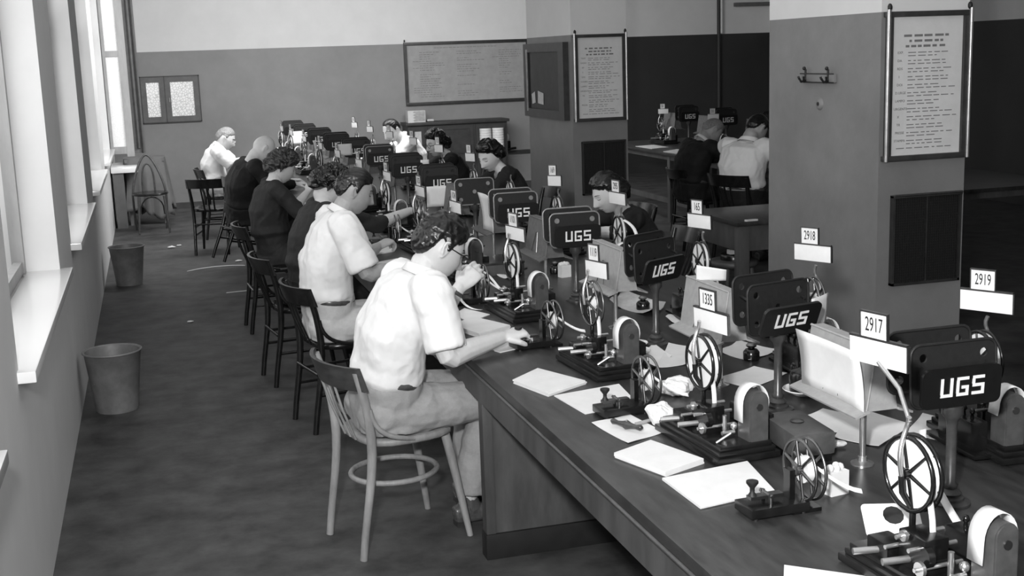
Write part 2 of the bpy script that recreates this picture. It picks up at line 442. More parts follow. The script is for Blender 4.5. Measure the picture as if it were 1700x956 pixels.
# coat rail and socket on the near pillar's side
t = thing('coat_rail', 'small wooden rail with two dark coat hooks on the near pillar', 'coat rail', (3.4, 5.865, 1.72))
MB().bx((-.018, -.17, -.022), (0, .17, .022), bev=.003).build('rail', 'pillar_lower', t)
MB().tube([(-.021, -.17, .022), (-.021, .17, .022)], .003, 6).build('rail_edge', 'board_dark', t)
MB().tube([(-.021, -.17, -.022), (-.021, .17, -.022)], .003, 6).build('rail_edge', 'board_dark', t)
for yy in (-.115, .115):
    h = MB()
    h.cyl((-.02, yy, .045), (-.02, yy, -.02), .006, 8); h.sphere((-.028, yy, .05), .010, 8)
    for sy in (-1, 1): h.tube([(-.02, yy, -.012), (-.035, yy + sy * .012, -.02), (-.045, yy + sy * .026, -.004), (-.046, yy + sy * .028, .008)], [.006, .006, .005, .007], 8)
    h.tube([(-.02, yy, -.012), (-.045, yy, -.02), (-.06, yy, .002)], .006, 8)
    h.build('hook', 'ink', t)
t = thing('wall_button', 'round plaster boss with a dark hole below the coat rail', 'wall fitting', (3.4, 5.86, 1.585))
MB().lathe([(0, -.012), (.02, -.012), (.03, -.006), (.034, 0), (0, 0)], n=20, axis='X').build('rose', 'pillar_lower', t)
MB().lathe([(0, -.016), (.01, -.015), (.01, -.01), (0, -.01)], n=12, axis='X').build('button', 'ink', t)

# open casement and ledge in the far left corner
t = thing('window_casement', 'tall open window casement with dark edge in the far left corner', 'window', (-.3, 16.3, .83))
mb = MB(); mb.bx((-.19, -.03, 0), (-.155, .03, 2.4)); mb.bx((-.155, -.025, 0), (.08, .02, .09)); mb.bx((.0, -.03, -.05), (.09, .03, 2.4)); mb.bx((-.155, -.025, 1.2), (.0, .02, 1.27)); mb.bx((-.155, -.025, 2.3), (.0, .02, 2.4))
mb.build('frame', 'window_wood', t)
MB().bx((-.155, -.004, .09), (.0, .004, 2.3)).build('pane', 'glass_white', t)
mb = MB(); mb.bx((.125, -.02, .06), (.165, .04, 2.4), bev=.004); mb.bx((.185, -.03, .0), (.205, .04, 2.4), bev=.004)
mb.build('edge_moulding', 'sash_wood', t)
MB().bx((.09, .0, .0), (.22, .05, 2.4)).build('post', 'sash_wood', t)
MB().cyl((.135, -.03, .06), (.135, -.03, 2.4), .008, 8).build('bolt_rod', 'board_dark', t)
MB().cyl((.19, -.04, .0), (.19, -.04, 2.4), .009, 8).build('bolt_rod', 'board_dark', t)
t = thing('side_ledge', 'white marble ledge below the casement in the far left corner', 'ledge', (-.33, 15.7, 0))
MB().bx((-.16, -.3, .66), (.15, .45, .735), bev=.015).build('slab', 'ceramic', t)
MB().bx((-.14, -.28, 0), (-.02, .42, .66)).build('cabinet', 'cloth_drape', t)

# cabinet against the far wall
t = thing('wall_cabinet', 'long dark cabinet with glazed ends standing against the far wall', 'cabinet', (4.29, WALLY - .2, 0))
mb = MB(); mb.bx((-.74, -.2, .06), (.74, .2, .93)); mb.build('body', 'cabinet_dark', t)
MB().bx((-.77, -.24, .93), (.77, .2, .97), bev=.006).build('top', 'cabinet_dark', t)
for (x0, x1) in ((-.70, -.50), (-.46, .22), (.26, .70)):
    d = MB(); w = .05
    d.bx((x0, -.225, .08), (x0 + w, -.2, .9)); d.bx((x1 - w, -.225, .08), (x1, -.2, .9)); d.bx((x0 + w, -.225, .85), (x1 - w, -.2, .9)); d.bx((x0 + w, -.225, .08), (x1 - w, -.2, .14)); d.bx((x0 + w, -.225, .5), (x1 - w, -.2, .54))
    dd = d.build('door', 'cabinet_dark', t)
    if x0 == -.46: MB().bx((x0 + w, -.215, .14), (x1 - w, -.2, .85)).build('panel', 'cabinet_dark', dd)
    elif x0 < 0: MB().bx((x0 + w, -.212, .54), (x1 - w, -.204, .85)).build('pane', 'paper_grey', dd)
    else: MB().bx((x0 + w, -.204, .14), (x1 - w, -.202, .85)).build('recess', 'board_dark', dd)
def roll_thing(x, z, k):
    o = thing('paper_roll', ('left', 'right')[k] + ' of two tall white paper rolls inside the cabinet door', 'paper roll', (x, WALLY - .43, z), group='paper rolls in the cabinet')
    mb = MB()
    for q in range(8): mb.lathe([(.0, q * .036), (.084, q * .036), (.086, q * .036 + .004), (.086, q * .036 + .032), (.084, q * .036 + .035), (0, q * .036 + .035)], n=20)
    mb.build('stack', 'paper', o)
for k, x in enumerate((4.69, 4.88)): roll_thing(x, .555, k)
o = thing('envelope', 'flat white envelope lying at the foot of the paper rolls', 'envelope', (4.82, WALLY - .545, .56))
MB().box((0, 0, .03), (.19, .012, .06), bev=.003).build('sheet', 'paper', o)
t = thing('carton', 'pale carton of printed slips on the far cabinet top', 'box', (3.70, WALLY - .25, .97))
MB().box((0, 0, .085), (.26, .18, .17), bev=.004).build('box', 'paper_grey', t)
mb = MB()
for i in range(7): mb.bx((-.02 if i % 2 else -.05, -.093, .025 + i * .02), (.12, -.0905, .031 + i * .02))
mb.build('print', 'grey_ink', t)
MB().bx((-.13, -.093, 0), (-.04, -.0905, .17)).build('side_label', 'notice_light', t)
t = thing('folded_paper', 'small folded paper beside the pale carton', 'paper', (3.91, WALLY - .25, .972))
MB().box((0, 0, .02), (.1, .1, .03), bev=.01).build('sheet', 'paper_grey', t)
t = thing('wall_telephone', 'dark bracket telephone with pale dial on the wall right of the cabinet', 'telephone', (5.12, WALLY - .05, .55))
mb = MB(); mb.box((0, 0, 0), (.09, .09, .14), bev=.01); mb.tube([(-.1, -.06, -.04), (0, -.08, -.05), (.12, -.06, -.04)], .018, 8); mb.build('body', 'machine_black', t)
MB().sphere((-.02, -.03, .12), .05, 12, (1, .5, 1.4)).build('dial', 'paper_grey', t)
# pendant rod
t = thing('pendant_rod', 'short dark lamp pendant hanging at the top edge over the far wall', 'lamp', (4.35, 16.9, 2.69))
MB().cyl((0, 0, .04), (0, 0, .91), .008, 8).build('rod', 'ink', t); MB().lathe([(0, 0), (.015, .0), (.018, .05), (0, .06)], n=10).build('tip', 'ink', t)
# ------------------------------------------------------------------ desks
TOP = .77
def long_desk(label, x0, x1, y0, y1, panels, name='long_desk'):
    t = thing(name, label, 'desk', ((x0 + x1) / 2, (y0 + y1) / 2, 0)); w = (x1 - x0) / 2; l = (y1 - y0) / 2
    MB().bx((-w, -l, TOP - .035), (w, l, TOP), bev=.006).build('tabletop', 'desk_top', t)
    mb = MB()
    for s in (-1, 1): mb.bx((s * (w - .035), -l + .02, TOP - .15), (s * (w - .01), l - .02, TOP - .035))
    for s in (-1, 1): mb.bx((-w + .035, s * (l - .045), TOP - .15), (w - .035, s * (l - .02), TOP - .035))
    mb.build('apron', 'desk_wood', t)
    mb = MB().tube([(-w - .001, -l, TOP - .04), (-w - .001, l, TOP - .04)], .006, 6); mb.build('edge_bead', 'desk_wood', t)
    for py in panels:
        q = py - (y0 + y1) / 2
        p = MB().bx((-w + .05, q + .004, .1), (w - .05, q + .05, TOP - .05)).build('end_panel', 'desk_wood', t)
        MB().bx((-w + .012, q - .004, .1), (-w + .05, q + .055, TOP - .05), bev=.003).build('post', 'desk_wood', p)
        MB().bx((w - .05, q - .004, .1), (w - .012, q + .055, TOP - .05), bev=.003).build('post', 'desk_wood', p)
        MB().bx((-w + .008, q - .010, .0), (w - .008, q + .06, .1), bev=.002).build('plinth', 'black_paint', p)
    return t
long_desk('long dark telegraph desk running from the camera to the far wall', 1.09, 2.52, .7, 15.6, (1.1, 4.32, 7.9, 11.5, 15.2))
# alcove desk on plain legs
def leg_desk(name, label, x0, x1, y0, y1, legs, ap=.12, lw=.07, cross=False):
    t = thing(name, label, 'desk', ((x0 + x1) / 2, (y0 + y1) / 2, 0)); w = (x1 - x0) / 2; l = (y1 - y0) / 2
    MB().bx((-w, -l, TOP - .03), (w, l, TOP), bev=.005).build('tabletop', 'desk_top', t)
    mb = MB(); a = .03
    mb.bx((-w + a, -l + a, TOP - .03 - ap), (w - a, -l + a + .025, TOP - .03)); mb.bx((-w + a, l - a - .025, TOP - .03 - ap), (w - a, l - a, TOP - .03))
    mb.bx((-w + a, -l + a, TOP - .03 - ap), (-w + a + .025, l - a, TOP - .03)); mb.bx((w - a - .025, -l + a, TOP - .03 - ap), (w - a, l - a, TOP - .03))
    mb.build('apron', 'desk_wood', t)
    for py in legs:
        q = py - (y0 + y1) / 2
        for s in (-1, 1):
            MB().box((s * (w - .025 - lw / 2), q, (TOP - .03) / 2), (lw, lw, TOP - .03), bev=.004).build('leg', 'desk_wood', t)
    if cross:
        MB().bx((-w + .06, -l + .1, .2), (-w + .09, l - .1, .26)).build('stretcher', 'desk_wood', t)
    return t
leg_desk('alcove_desk', 'dark desk deep in the alcove with machines and papers on it', 5.42, 6.9, 8.0, 14.6, (8.1, 10.4, 12.6, 14.4), ap=.05, cross=True)
leg_desk('side_desk', 'empty dark wooden desk between the two pillars', 3.62, 5.0, 7.26, 8.02, (7.32, 7.96), ap=.17, lw=.075)
# ------------------------------------------------------------------ chairs
def bezier(p, n):
    out = []
    for i in range(n + 1):
        t = i / n; q = [V(a) for a in p]
        while len(q) > 1: q = [q[k].lerp(q[k + 1], t) for k in range(len(q) - 1)]
        out.append(q[0])
    return out
def make_chair(style, label):
    c1 = {'light': 'chair_light', 'black': 'chair_black'}[style]
    t = thing('bentwood_chair', label, 'chair')
    n = 24; mb = MB()
    outline = []
    for i in range(n):
        a = 2 * pi * i / n; r = .2 * (1 + .06 * cos(a)) / (abs(cos(a)) ** 3.2 + abs(sin(a)) ** 3.2) ** (1 / 3.2)
        outline.append((r * cos(a) * .98, r * sin(a)))
    prof = [(0.0, .432), (.93, .432), (1.0, .442), (1.0, .458), (.95, .466), (.75, .460), (0.0, .454)]
    vs = []; fs = []
    for (k, z) in prof:
        for (x, y) in outline: vs.append((x * max(k, .001), y * max(k, .001), z))
    for i in range(len(prof) - 1):
        for k in range(n): fs.append((i * n + k, i * n + (k + 1) % n, (i + 1) * n + (k + 1) % n, (i + 1) * n + k))
    mb._add(vs, fs, True); mb.build('seat', c1, t)
    for s in (-1, 1):
        pts = bezier([(-.235, s * .165, .0), (-.21, s * .165, .25), (-.13, s * .165, .42), (-.19, s * .18, .6), (-.235, s * .195, .755)], 10)
        MB().tube(pts, [.015, .0155, .016, .017, .018, .019, .019, .018, .017, .017, .016], 10).build('rear_leg', c1, t)
        pts = bezier([(.225, s * .185, 0), (.185, s * .165, .25), (.15, s * .15, .43)], 6)
        MB().tube(pts, [.0125, .014, .0155, .0165, .0175, .0185, .019], 10).build('front_leg', c1, t)
        MB().tube(bezier([(-.185, s * .188, .60), (-.175, s * .195, .50), (-.11, s * .205, .475), (-.01, s * .20, .458)], 8), .010, 8).build('side_brace', c1, t)
    # curved back rail
    mb = MB(); vs = []; fs = []; N = 16; h = .095
    for i in range(N + 1):
        a = -1 + 2 * i / N; y = a * .215; x = -.285 + .065 * abs(a) ** 2.2
        for (dx, dz) in ((-.008, -h / 2), (.008, -h / 2), (.008, h / 2), (-.008, h / 2)):
            vs.append((x + dx - .03 * (dz / h), y, .725 + dz))
    for i in range(N):
        for k in range(4): fs.append((i * 4 + k, i * 4 + (k + 1) % 4, i * 4 + 4 + (k + 1) % 4, i * 4 + 4 + k))
    fs += [(3, 2, 1, 0), (N * 4, N * 4 + 1, N * 4 + 2, N * 4 + 3)]
    mb._add(vs, fs, True)
    mb.build('back_rail', c1 if style == 'black' else 'chair_rail', t)
    for y in (-.05, 0, .05):
        MB().tube([(-.19, y, .45), (-.24, y * 1.1, .58), (-.272, y * 1.25, .69)], .009, 8, flat=.55, up=(0, 1, 0)).build('spindle', c1, t)
    if style == 'light':
        MB().tube([(.175 * cos(a) - .01, .16 * sin(a), .275) for a in [2 * pi * i / 28 for i in range(28)]], .0115, 8, closed=True).build('ring_stretcher', c1, t)
    else:
        for s in (-1, 1):
            MB().cyl((-.205, s * .163, .28), (.175, s * .165, .28), .009, 8).build('stretcher', c1, t)
            MB().cyl((-.215, s * .163, .20), (.19, s * .17, .20), .009, 8).build('stretcher', c1, t)
        MB().cyl((-.2, -.16, .31), (-.2, .16, .31), .009, 8).build('stretcher', c1, t)
        MB().cyl((.17, -.16, .31), (.17, .16, .31), .009, 8).build('stretcher', c1, t)
    return t
mk('chair_rail', 0.045, 0.45, var=0.5, scale=22, stretch=(1, .3, 1), bump=0.1)
c = make_chair('light', 'pale worn bentwood chair with dark back rail under the nearest man'); c.location = (.835, 4.70, 0); c.rotation_euler = (0, 0, rad(15))
bc = make_chair('black', 'black bentwood chair of the second man in a white shirt, second from the camera'); bc.location = (.885, 6.40, 0); bc.rotation_euler = (0, 0, rad(12)); bc['group'] = 'black bentwood chairs along the desk'
G = 'black bentwood chairs along the desk'
inst(bc, 'black bentwood chair of the curly-haired person hidden behind the second man', (.80, 7.42, 0), rad(8), G)
inst(bc, 'black bentwood chair under the seated woman in the dark dress', (.80, 8.95, 0), rad(3), G)
c = inst(bc, 'black bentwood chair tipped forward under the bald man in the dark suit', (.73, 11.75, .052), 0, G); c.rotation_euler = (0, rad(13), rad(15))
inst(bc, 'black bentwood chair standing turned in the aisle behind the bald man', (.56, 12.95, 0), rad(75), G)
inst(bc, 'black bentwood chair under the farthest man in a white shirt', (.72, 14.05, 0), rad(5), G)
inst(bc, 'black bentwood chair of the young woman under the 295 card', (2.98, 7.15, 0), rad(180), G)
inst(bc, 'black bentwood chair of the wavy-haired woman before the cabinet', (2.98, 9.95, 0), rad(180), G)
inst(bc, 'black bentwood chair of the woman with glasses', (2.98, 11.9, 0), rad(180), G)
inst(bc, 'black bentwood chair of the balding man in white beyond the desk', (2.9, 13.5, 0), rad(180), G)
inst(bc, 'black bentwood chair with wide rail behind the man in white in the alcove', (4.90, 9.62, 0), rad(20), G, scale=(1.1, 1.1, 1.08))
inst(bc, 'dark bentwood chair of the grey-haired man in the alcove', (5.0, 10.85, 0), rad(0), G)
inst(bc, 'dark empty bentwood chair in shade left of the empty side desk', (3.22, 8.45, 0), rad(185), G)
# empty loop-backed cafe chair by the draped table
t = thing('loop_back_chair', 'empty bentwood cafe chair with tall loop back in the far left corner', 'chair', (-.06, 14.9, 0), rad(-86))
MB().lathe([(0, .435), (.19, .435), (.205, .447), (.2, .462), (.17, .464), (0, .456)], n=28).build('seat', 'chair_black', t)
pts = bezier([(-.14, -.2, .40), (-.20, -.17, .55), (-.24, -.10, .97), (-.26, 0, .86)], 8)[:-1] + bezier([(-.26, 0, .86), (-.24, .10, .97), (-.20, .17, .55), (-.14, .2, .40)], 8)
pts = [(-.16, -.19, .0)] + [(-.17, -.195, .2)] + [(-.15, -.19, .4)]
def loop(w, top, y0, base):
    out = []
    for i in range(21):
        a = pi * i / 20
        out.append((-.15 - .1 * sin(a), -w * cos(a) * (1 - .45 * sin(a)), base + (top - base) * sin(a) ** .8))
    return out
MB().tube([(-.23, -.17, 0), (-.18, -.185, .2)] + loop(.19, .88, 0, .42) + [(-.18, .185, .2), (-.23, .17, 0)], .013, 8).build('back_loop', 'chair_edge', t)
MB().tube([(-.2, -.07 * cos(pi * i / 12) - .0, .46 + .32 * sin(pi * i / 12) ** .6) for i in range(13)], .01, 8).build('inner_loop', 'chair_edge', t)
for s in (-1, 1):
    MB().tube([(.2, s * .17, 0), (.16, s * .14, .43)], [.011, .016], 8).build('front_leg', 'chair_edge', t)
MB().tube([(.16, -.15, .22)] + [(.15, -.13 * cos(pi * i / 10), .22 + .2 * sin(pi * i / 10) ** .7) for i in range(11)] + [(.16, .15, .22)], .008, 8).build('front_arch', 'chair_black', t)
# dark cloth over a small table behind it
def drape(name, label, cat, m, cx, cy, w, l, top, hem, amp, seed):
    rnd = random.Random(seed); N = 72; rings = 14; vs = []; fs = []
    vs.append((cx, cy, top + .004))
    for j in range(1, 6):
        for k in range(N):
            a = 2 * pi * k / N; e = 1 / (abs(cos(a)) ** 5 + abs(sin(a)) ** 5) ** .2
            vs.append((cx + w * e * cos(a) * j / 5, cy + l * e * sin(a) * j / 5, top + .004))
    for j in range(1, rings + 1):
        f = j / rings
        for k in range(N):
            a = 2 * pi * k / N; e = 1 / (abs(cos(a)) ** 5 + abs(sin(a)) ** 5) ** .2
            o = amp * f * (sin(a * 9 + seed) + .6 * sin(a * 17 + 2)) + .05 * f
            hz = hem + .07 * sin(a * 4 + seed) + .02 * sin(a * 13)
            vs.append((cx + (w * e + o) * cos(a), cy + (l * e + o) * sin(a), top + (hz - top) * f))
    for k in range(N): fs.append((0, 1 + k, 1 + (k + 1) % N))
    for j in range(5 + rings - 1):
        for k in range(N): fs.append((1 + j * N + k, 1 + (j + 1) * N + k, 1 + (j + 1) * N + (k + 1) % N, 1 + j * N + (k + 1) % N))
    mb = MB(); mb._add(vs, fs, True); o = mb.build(name, m)
    md = o.modifiers.new('thickness', 'SOLIDIFY'); md.thickness = .006; md.offset = 1
    return tag(o, label, cat)
drape('draped_cloth', 'dark cloth draped to the ground behind the empty cafe chair', 'cloth', 'cloth_drape', -.10, 15.85, .24, .22, .80, .14, .040, 3)
t = thing('small_table', 'small table hidden below the dark draped cloth', 'table', (-.10, 15.85, 0))
MB().bx((-.23, -.21, .76), (.23, .21, .80)).build('tabletop', 'sash_wood', t)
for sx in (-1, 1):
    for sy in (-1, 1): MB().bx((sx * .2 - .02, sy * .18 - .02, 0), (sx * .2 + .02, sy * .18 + .02, .76)).build('leg', 'sash_wood', t)
# stool
def stool(label, loc, wet=None):
    t = thing('stool', label, 'stool', loc)
    MB().lathe([(0, .44), (.155, .44), (.165, .45), (.165, .47), (.155, .48), (0, .48)], n=24).build('seat', 'desk_wood', t)
    for a in range(4):
        q = rad(45 + 90 * a); MB().tube([(.17 * cos(q), .17 * sin(q), 0), (.12 * cos(q), .12 * sin(q), .44)], [.015, .02], 8).build('leg', 'desk_wood', t)
    MB().tube([(.15 * cos(2 * pi * i / 20), .15 * sin(2 * pi * i / 20), .2) for i in range(20)], .009, 6, closed=True).build('ring', 'desk_wood', t)
    return t
stool('round wooden stool beside the front leg of the empty side desk', (3.72, 7.52, 0))
stool('second wooden stool, deeper under the empty side desk', (4.22, 7.62, 0))
t = thing('round_tin', 'flat round tin left on the wooden stool', 'tin', (3.72, 7.52, .48))
MB().lathe([(0, 0), (.09, 0), (.09, .035), (.085, .04), (0, .04)], n=20).build('body', 'machine_base', t)
MB().bx((-.04, -.03, .04), (.0, .02, .07)).build('tag', 'paper', t)
# bins
for k, (x, y, r, h) in enumerate(((-.31, 7.12, .155, .34), (-.29, 11.35, .15, .34))):
    t = thing('waste_bin', ('nearer grey metal waste bin on the floor at the left edge', 'farther grey metal waste bin on the floor at the left edge')[k], 'bin', (x, y, 0), group='waste bins along the window wall')
    MB().lathe([(0, .006), (r * .74, .0), (r * .75, .01), (r, h), (r + .006, h + .004), (r - .006, h), (r * .73, .012), (0, .012)], n=32).build('body', 'bin_metal', t)
    MB().tube([((r + .003) * cos(2 * pi * i / 32), (r + .003) * sin(2 * pi * i / 32), h) for i in range(32)], .006, 6, closed=True).build('rim', 'bin_metal', t)
MB().tube([(-.13, -.06, .2), (0, 0, .16), (.1, .05, .24)], .035, 8).build('crumpled_paper', 'paper_grey', None, (-.29, 7.12, 0))
tag(bpy.data.objects['crumpled_paper'], 'crumpled grey paper inside the nearer waste bin', 'paper')

# ------------------------------------------------------------------ telegraph tape machines
def reel(mb_rim, c, R, axis_x=True, sp=6, gap=.011, tr=.0045):
    for s in (-1, 1):
        x = c[0] + s * gap
        mb_rim.tube([(x, c[1] + R * cos(2 * pi * i / 32), c[2] + R * sin(2 * pi * i / 32)) for i in range(32)], tr, 6, closed=True)
        for k in range(sp):
            a = 2 * pi * k / sp + .3
            mb_rim.tube([(x, c[1] + .012 * cos(a), c[2] + .012 * sin(a)), (x, c[1] + R * cos(a), c[2] + R * sin(a))], [.005, .0035], 6)
    mb_rim.cyl((c[0] - gap - .012, c[1], c[2]), (c[0] + gap + .012, c[1], c[2]), .011, 10)
def ribbon(mb, pts, w, side):
    s = V(side).normalized() * w / 2
    vs = []; fs = []
    for p in pts:
        vs += [V(p) - s, V(p) + s]
    n = len(pts)
    for i in range(n - 1): fs.append((2 * i, 2 * i + 1, 2 * i + 3, 2 * i + 2))
    mb._add(vs, fs, True)
def thick(o, t=.0012):
    md = o.modifiers.new('thickness', 'SOLIDIFY'); md.thickness = t; md.offset = 0
def make_machine(sx, full, rp=.074):
    """sx mirrors the machine towards the other side of the desk"""
    t = thing('tape_machine', '', 'telegraph machine'); g = lambda x, y, z: (sx * x, y, z)
    def bx(mb, a, b, bev=0): mb.bx((min(sx * a[0], sx * b[0]), a[1], a[2]), (max(sx * a[0], sx * b[0]), b[1], b[2]), bev=bev)
    mb = MB(); bx(mb, (-.10, -.19, .004), (.10, .19, .022), .004); bx(mb, (-.09, -.18, .022), (.09, .18, .036), .005); bx(mb, (-.082, -.172, .036), (.082, .172, .048), .003)
    mb.build('base', 'machine_base', t)
    mb = MB()
    for a in (-.085, .085):
        for b in (-.17, .17): mb.cyl(g(a, b, 0), g(a, b, .006), .010, 8)
    mb.build('feet', 'ink', t)
    # housing with arched top
    def archpoly(r, h): return [(-r, 0)] + [(r, 0)] + [(r * cos(pi * i / 10), h + r * sin(pi * i / 10)) for i in range(11)]
    mb = MB(); mb.prism(archpoly(.030, .112), -.062, T(sx * .047, -.160, .048) @ FACE); h = mb.build('tape_housing', 'machine_grey', t)
    mb = MB(); mb.prism(archpoly(.026, .112), .003, T(sx * .047, -.160, .048) @ FACE); mb.build('front_plate', 'machine_grey', h)
    MB().cyl(g(.047, -.166, .145), g(.047, -.160, .145), .010, 10).build('screw', 'dull_metal', h)
    mb = MB(); ribbon(mb, [g(.006, -.12, .10)] + [g(.045 - .042 * cos(pi * i / 12), -.125, .150 + .056 * sin(pi * i / 12)) for i in range(13)] + [g(.087, -.12, .128)], .045, (0, 1, 0))
    o = mb.build('tape_loop', 'paper', t); thick(o, .002)
    # clockwork
    mb = MB(); bx(mb, (-.055, -.045, .048), (.005, .04, .125), .004); bx(mb, (-.075, .05, .048), (-.02, .12, .085), .004)
    mb.lathe([(0, -.008), (.024, -.008), (.024, .008), (0, .008)], (sx * -.05, -.04, .09), 16, 'X'); mb.build('clockwork', 'machine_black', t)
    mb = MB()
    for (z, y) in ((.07, -.05), (.105, -.03), (.12, .01), (.085, .045)): mb.cyl(g(-.085, y, z), g(.035, y, z), .005, 8)
    mb.lathe([(0, -.004), (.016, -.004), (.016, .004), (0, .004)], (sx * -.07, -.05, .07), 14, 'X')
    mb.lathe([(0, -.004), (.012, -.004), (.012, .004), (0, .004)], (sx * -.065, .01, .12), 14, 'X')
    mb.cyl(g(-.01, -.07, .048), g(-.01, -.07, .105), .007, 8); mb.cyl(g(-.03, -.09, .06), g(.01, -.09, .06), .006, 8)
    mb.sphere(g(.012, -.085, .075), .012, 8)
    mb.build('shafts', 'steel', t)
    MB().cyl(g(-.11, .02, .066), g(-.03, .0, .070), .008, 8).build('feed_roller', 'steel', t); MB().cyl(g(-.125, .10, .062), g(-.06, .08, .064), .008, 8).build('feed_roller', 'steel', t)
    MB().tube([g(-.07, -.13, .05), g(-.03, -.14, .075)], .004, 6).build('lever', 'steel', t)
    # motor on the far side from the operator
    mb = MB(); bx(mb, (.086, -.10, .015), (.135, .07, .10), .008); bx(mb, (.075, -.14, .008), (.15, .11, .02), .003)
    for b in (-.06, -.02, .03): mb.lathe([(0, .10), (.006, .10), (.004, .112), (.009, .118), (.006, .128), (0, .13)], g(.11, b, 0), 8)
    mb.build('motor', 'machine_black', t)
    # column, reel, paper
    mb = MB(); mb.tube([g(-.005, .06, .048), g(-.005, .06, .15), g(-.028, .065, .19), g(-.028, .07, .225)], .0075, 8); mb.build('column', 'machine_black', t)
    mb = MB(); reel(mb, g(.0, .07, .228), .080, tr=.0055 if rp > .05 else .0042, gap=.011); r = mb.build('reel', 'machine_black' if rp > .05 else 'dull_metal', t)
    if rp: MB().lathe([(.0, -.010), (rp, -.010), (rp, .010), (0, .010)], g(.0, .07, .228), 28, 'X').build('paper_roll', 'paper', r)
    mb = MB(); ribbon(mb, [g(-.002, .01, .19), g(-.006, -.005, .15), g(-.008, -.012, .11), g(-.010, -.02, .07)], .013, (1, -.3, 0)); o = mb.build('tape', 'paper', t); thick(o)
    mb = MB(); mb.tube(bezier([g(-.028, .07, .225), g(-.045, .07, .30), g(.0, .09, .31), g(-.012, .07, .352)], 8), .0055, 8); mb.build('sign_rod', 'steel', t)
    return t
def sign(parent, txt, x, y, z, yaw, tilt=0.0, w=.165, h=.058, cf=.46, ch=.056):
    """blank name slab with a number card standing on it"""
    cw = w * cf; Mx = T(x, y, z) @ RZ(yaw) @ RX(tilt)
    mb = MB(); mb.box((0, 0, 0), (w, .006, h), bev=.001); s = mb.build('name_plate', 'card', parent); s.matrix_local = Mx
    mb = MB(); mb.bx((-w / 2, -.005, h / 2 - .001), (w / 2, .005, h / 2 + .004)); mb.bx((w / 2 - .001, -.004, -h / 2), (w / 2 + .003, .004, h / 2)); mb.build('channel', 'dull_metal', s)
    c = MB().bx((-cw / 2 - .01, -.004, h / 2 + .004), (cw / 2 - .01, .0, h / 2 + .004 + ch)).build('number_card', 'card', parent); c.matrix_local = Mx
    mb = MB(); z0 = h / 2 + .004
    for (a, b) in (((-cw / 2 - .012, z0), (-cw / 2 - .009, z0 + ch)), ((cw / 2 - .011, z0), (cw / 2 - .008, z0 + ch)), ((-cw / 2 - .012, z0 + ch - .001), (cw / 2 - .008, z0 + ch + .003))):
        mb.bx((a[0], -.006, a[1]), (b[0], .001, b[1]))
    mb.build('card_frame', 'dull_metal', c)
    d = text('digits', txt, .046, 'ink', T(-.01, -.0046, z0 + ch / 2) @ FACE, c, sx=cw / .076 * (.66 if len(txt) == 3 else .56))
protoL = make_machine(1, True); protoR = make_machine(-1, True); protoL0 = make_machine(1, True, rp=.026); protoR0 = make_machine(-1, True, rp=.026)
#            y     card    rel height of slab, yaw, x, label
left = [(2.10, '2917', 'left-row tape machine cut off by the photo at the lower right corner', 1),
        (3.14, '1335', 'left-row tape machine under card 1335, white paper reel, nearest in full view', 1),
        (4.09, '1119', 'left-row tape machine between the nearest man\'s right hand and the saucer', 0),
        (5.12, '1101', 'left-row tape machine at the nearest man\'s raised left hand', 1),
        (6.22, '1124', 'left-row tape machine hidden behind the nearest man\'s head', 1),
        (7.10, '1125', 'left-row tape machine reached by the second man in white', 0),
        (8.15, '1126', 'left-row tape machine just beyond the second man\'s face', 1),
        (9.3, '1127', 'left-row tape machine in front of the woman in the dark dress', 0),
        (10.4, '1128', 'left-row tape machine left of the farthest legible lettered plates', 1),
        (11.5, '1129', 'left-row tape machine before the bald man', 1),
        (12.7, '1130', 'left-row tape machine just beyond the bald man\'s head', 0),
        (13.9, '1131', 'left-row tape machine with third card from the far end', 1),
        (14.9, '1132', 'left-row tape machine farthest away, at the desk\'s far end', 1)]
GL = 'tape machines along the left side of the desk'; GR = 'tape machines along the right side of the desk'
for i, (y, num, lab, f) in enumerate(left):
    o = inst(protoL if f else protoL0, lab, (1.495, y, TOP), rad(4), GL)
    a, w, y2, z2 = {0: (76, .165, .20, .46), 1: (80, .165, .03, .358), 2: (74, .13, .03, .358), 3: (78, .17, .03, .355)}.get(i, (84, .175, .03, .352))
    sign(o, num, .005, y2, z2, rad(-a - 4), rad(2), w=w)
    if i == 0: MB().tube([(-.01, .07, .34), (.0, .12, .40), (.005, .2, .44)], .0055, 8).build('sign_rod', 'steel', o)
right = [(2.85, '2919', 'right-row tape machine just beyond the right edge of the photo', 1),
         (3.80, '2918', 'right-row tape machine under card 2918 before the near pillar', 0),
         (4.74, '165', 'right-row tape machine under card 165, big white spoked reel', 1),
         (5.70, '295', 'right-row tape machine under card 295 beside the young woman', 1),
         (6.70, '169', 'right-row tape machine under card 169 before the middle pillar', 1),
         (7.68, '167', 'right-row tape machine whose reel covers the wavy-haired woman\'s arm', 1),
         (8.64, '171', 'right-row tape machine left of the wavy-haired woman\'s face', 1),
         (9.65, '173', 'right-row tape machine covering the woman with glasses', 1),
         (10.66, '175', 'right-row tape machine right of the balding man\'s shirt', 0),
         (11.75, '177', 'right-row tape machine before the balding man\'s chin', 0),
         (12.85, '179', 'right-row tape machine with the second card left of the balding man', 0),
         (13.85, '181', 'right-row tape machine with the first card left of the balding man', 0)]
for i, (y, num, lab, f) in enumerate(right):
    o = inst(protoR if f else protoR0, lab, (2.22, y, TOP), rad(-4), GR)
    a, w = {0: (60, .15), 1: (62, .148), 2: (71, .14), 3: (82, .165), 4: (46, .085)}.get(i, (66, .11))
    if i != 5: sign(o, num, -.02, .03, .405, rad(-a + 4), rad(2), w=w, cf=.46 if i != 4 else .55)
GA = 'tape machines on the alcove desk'
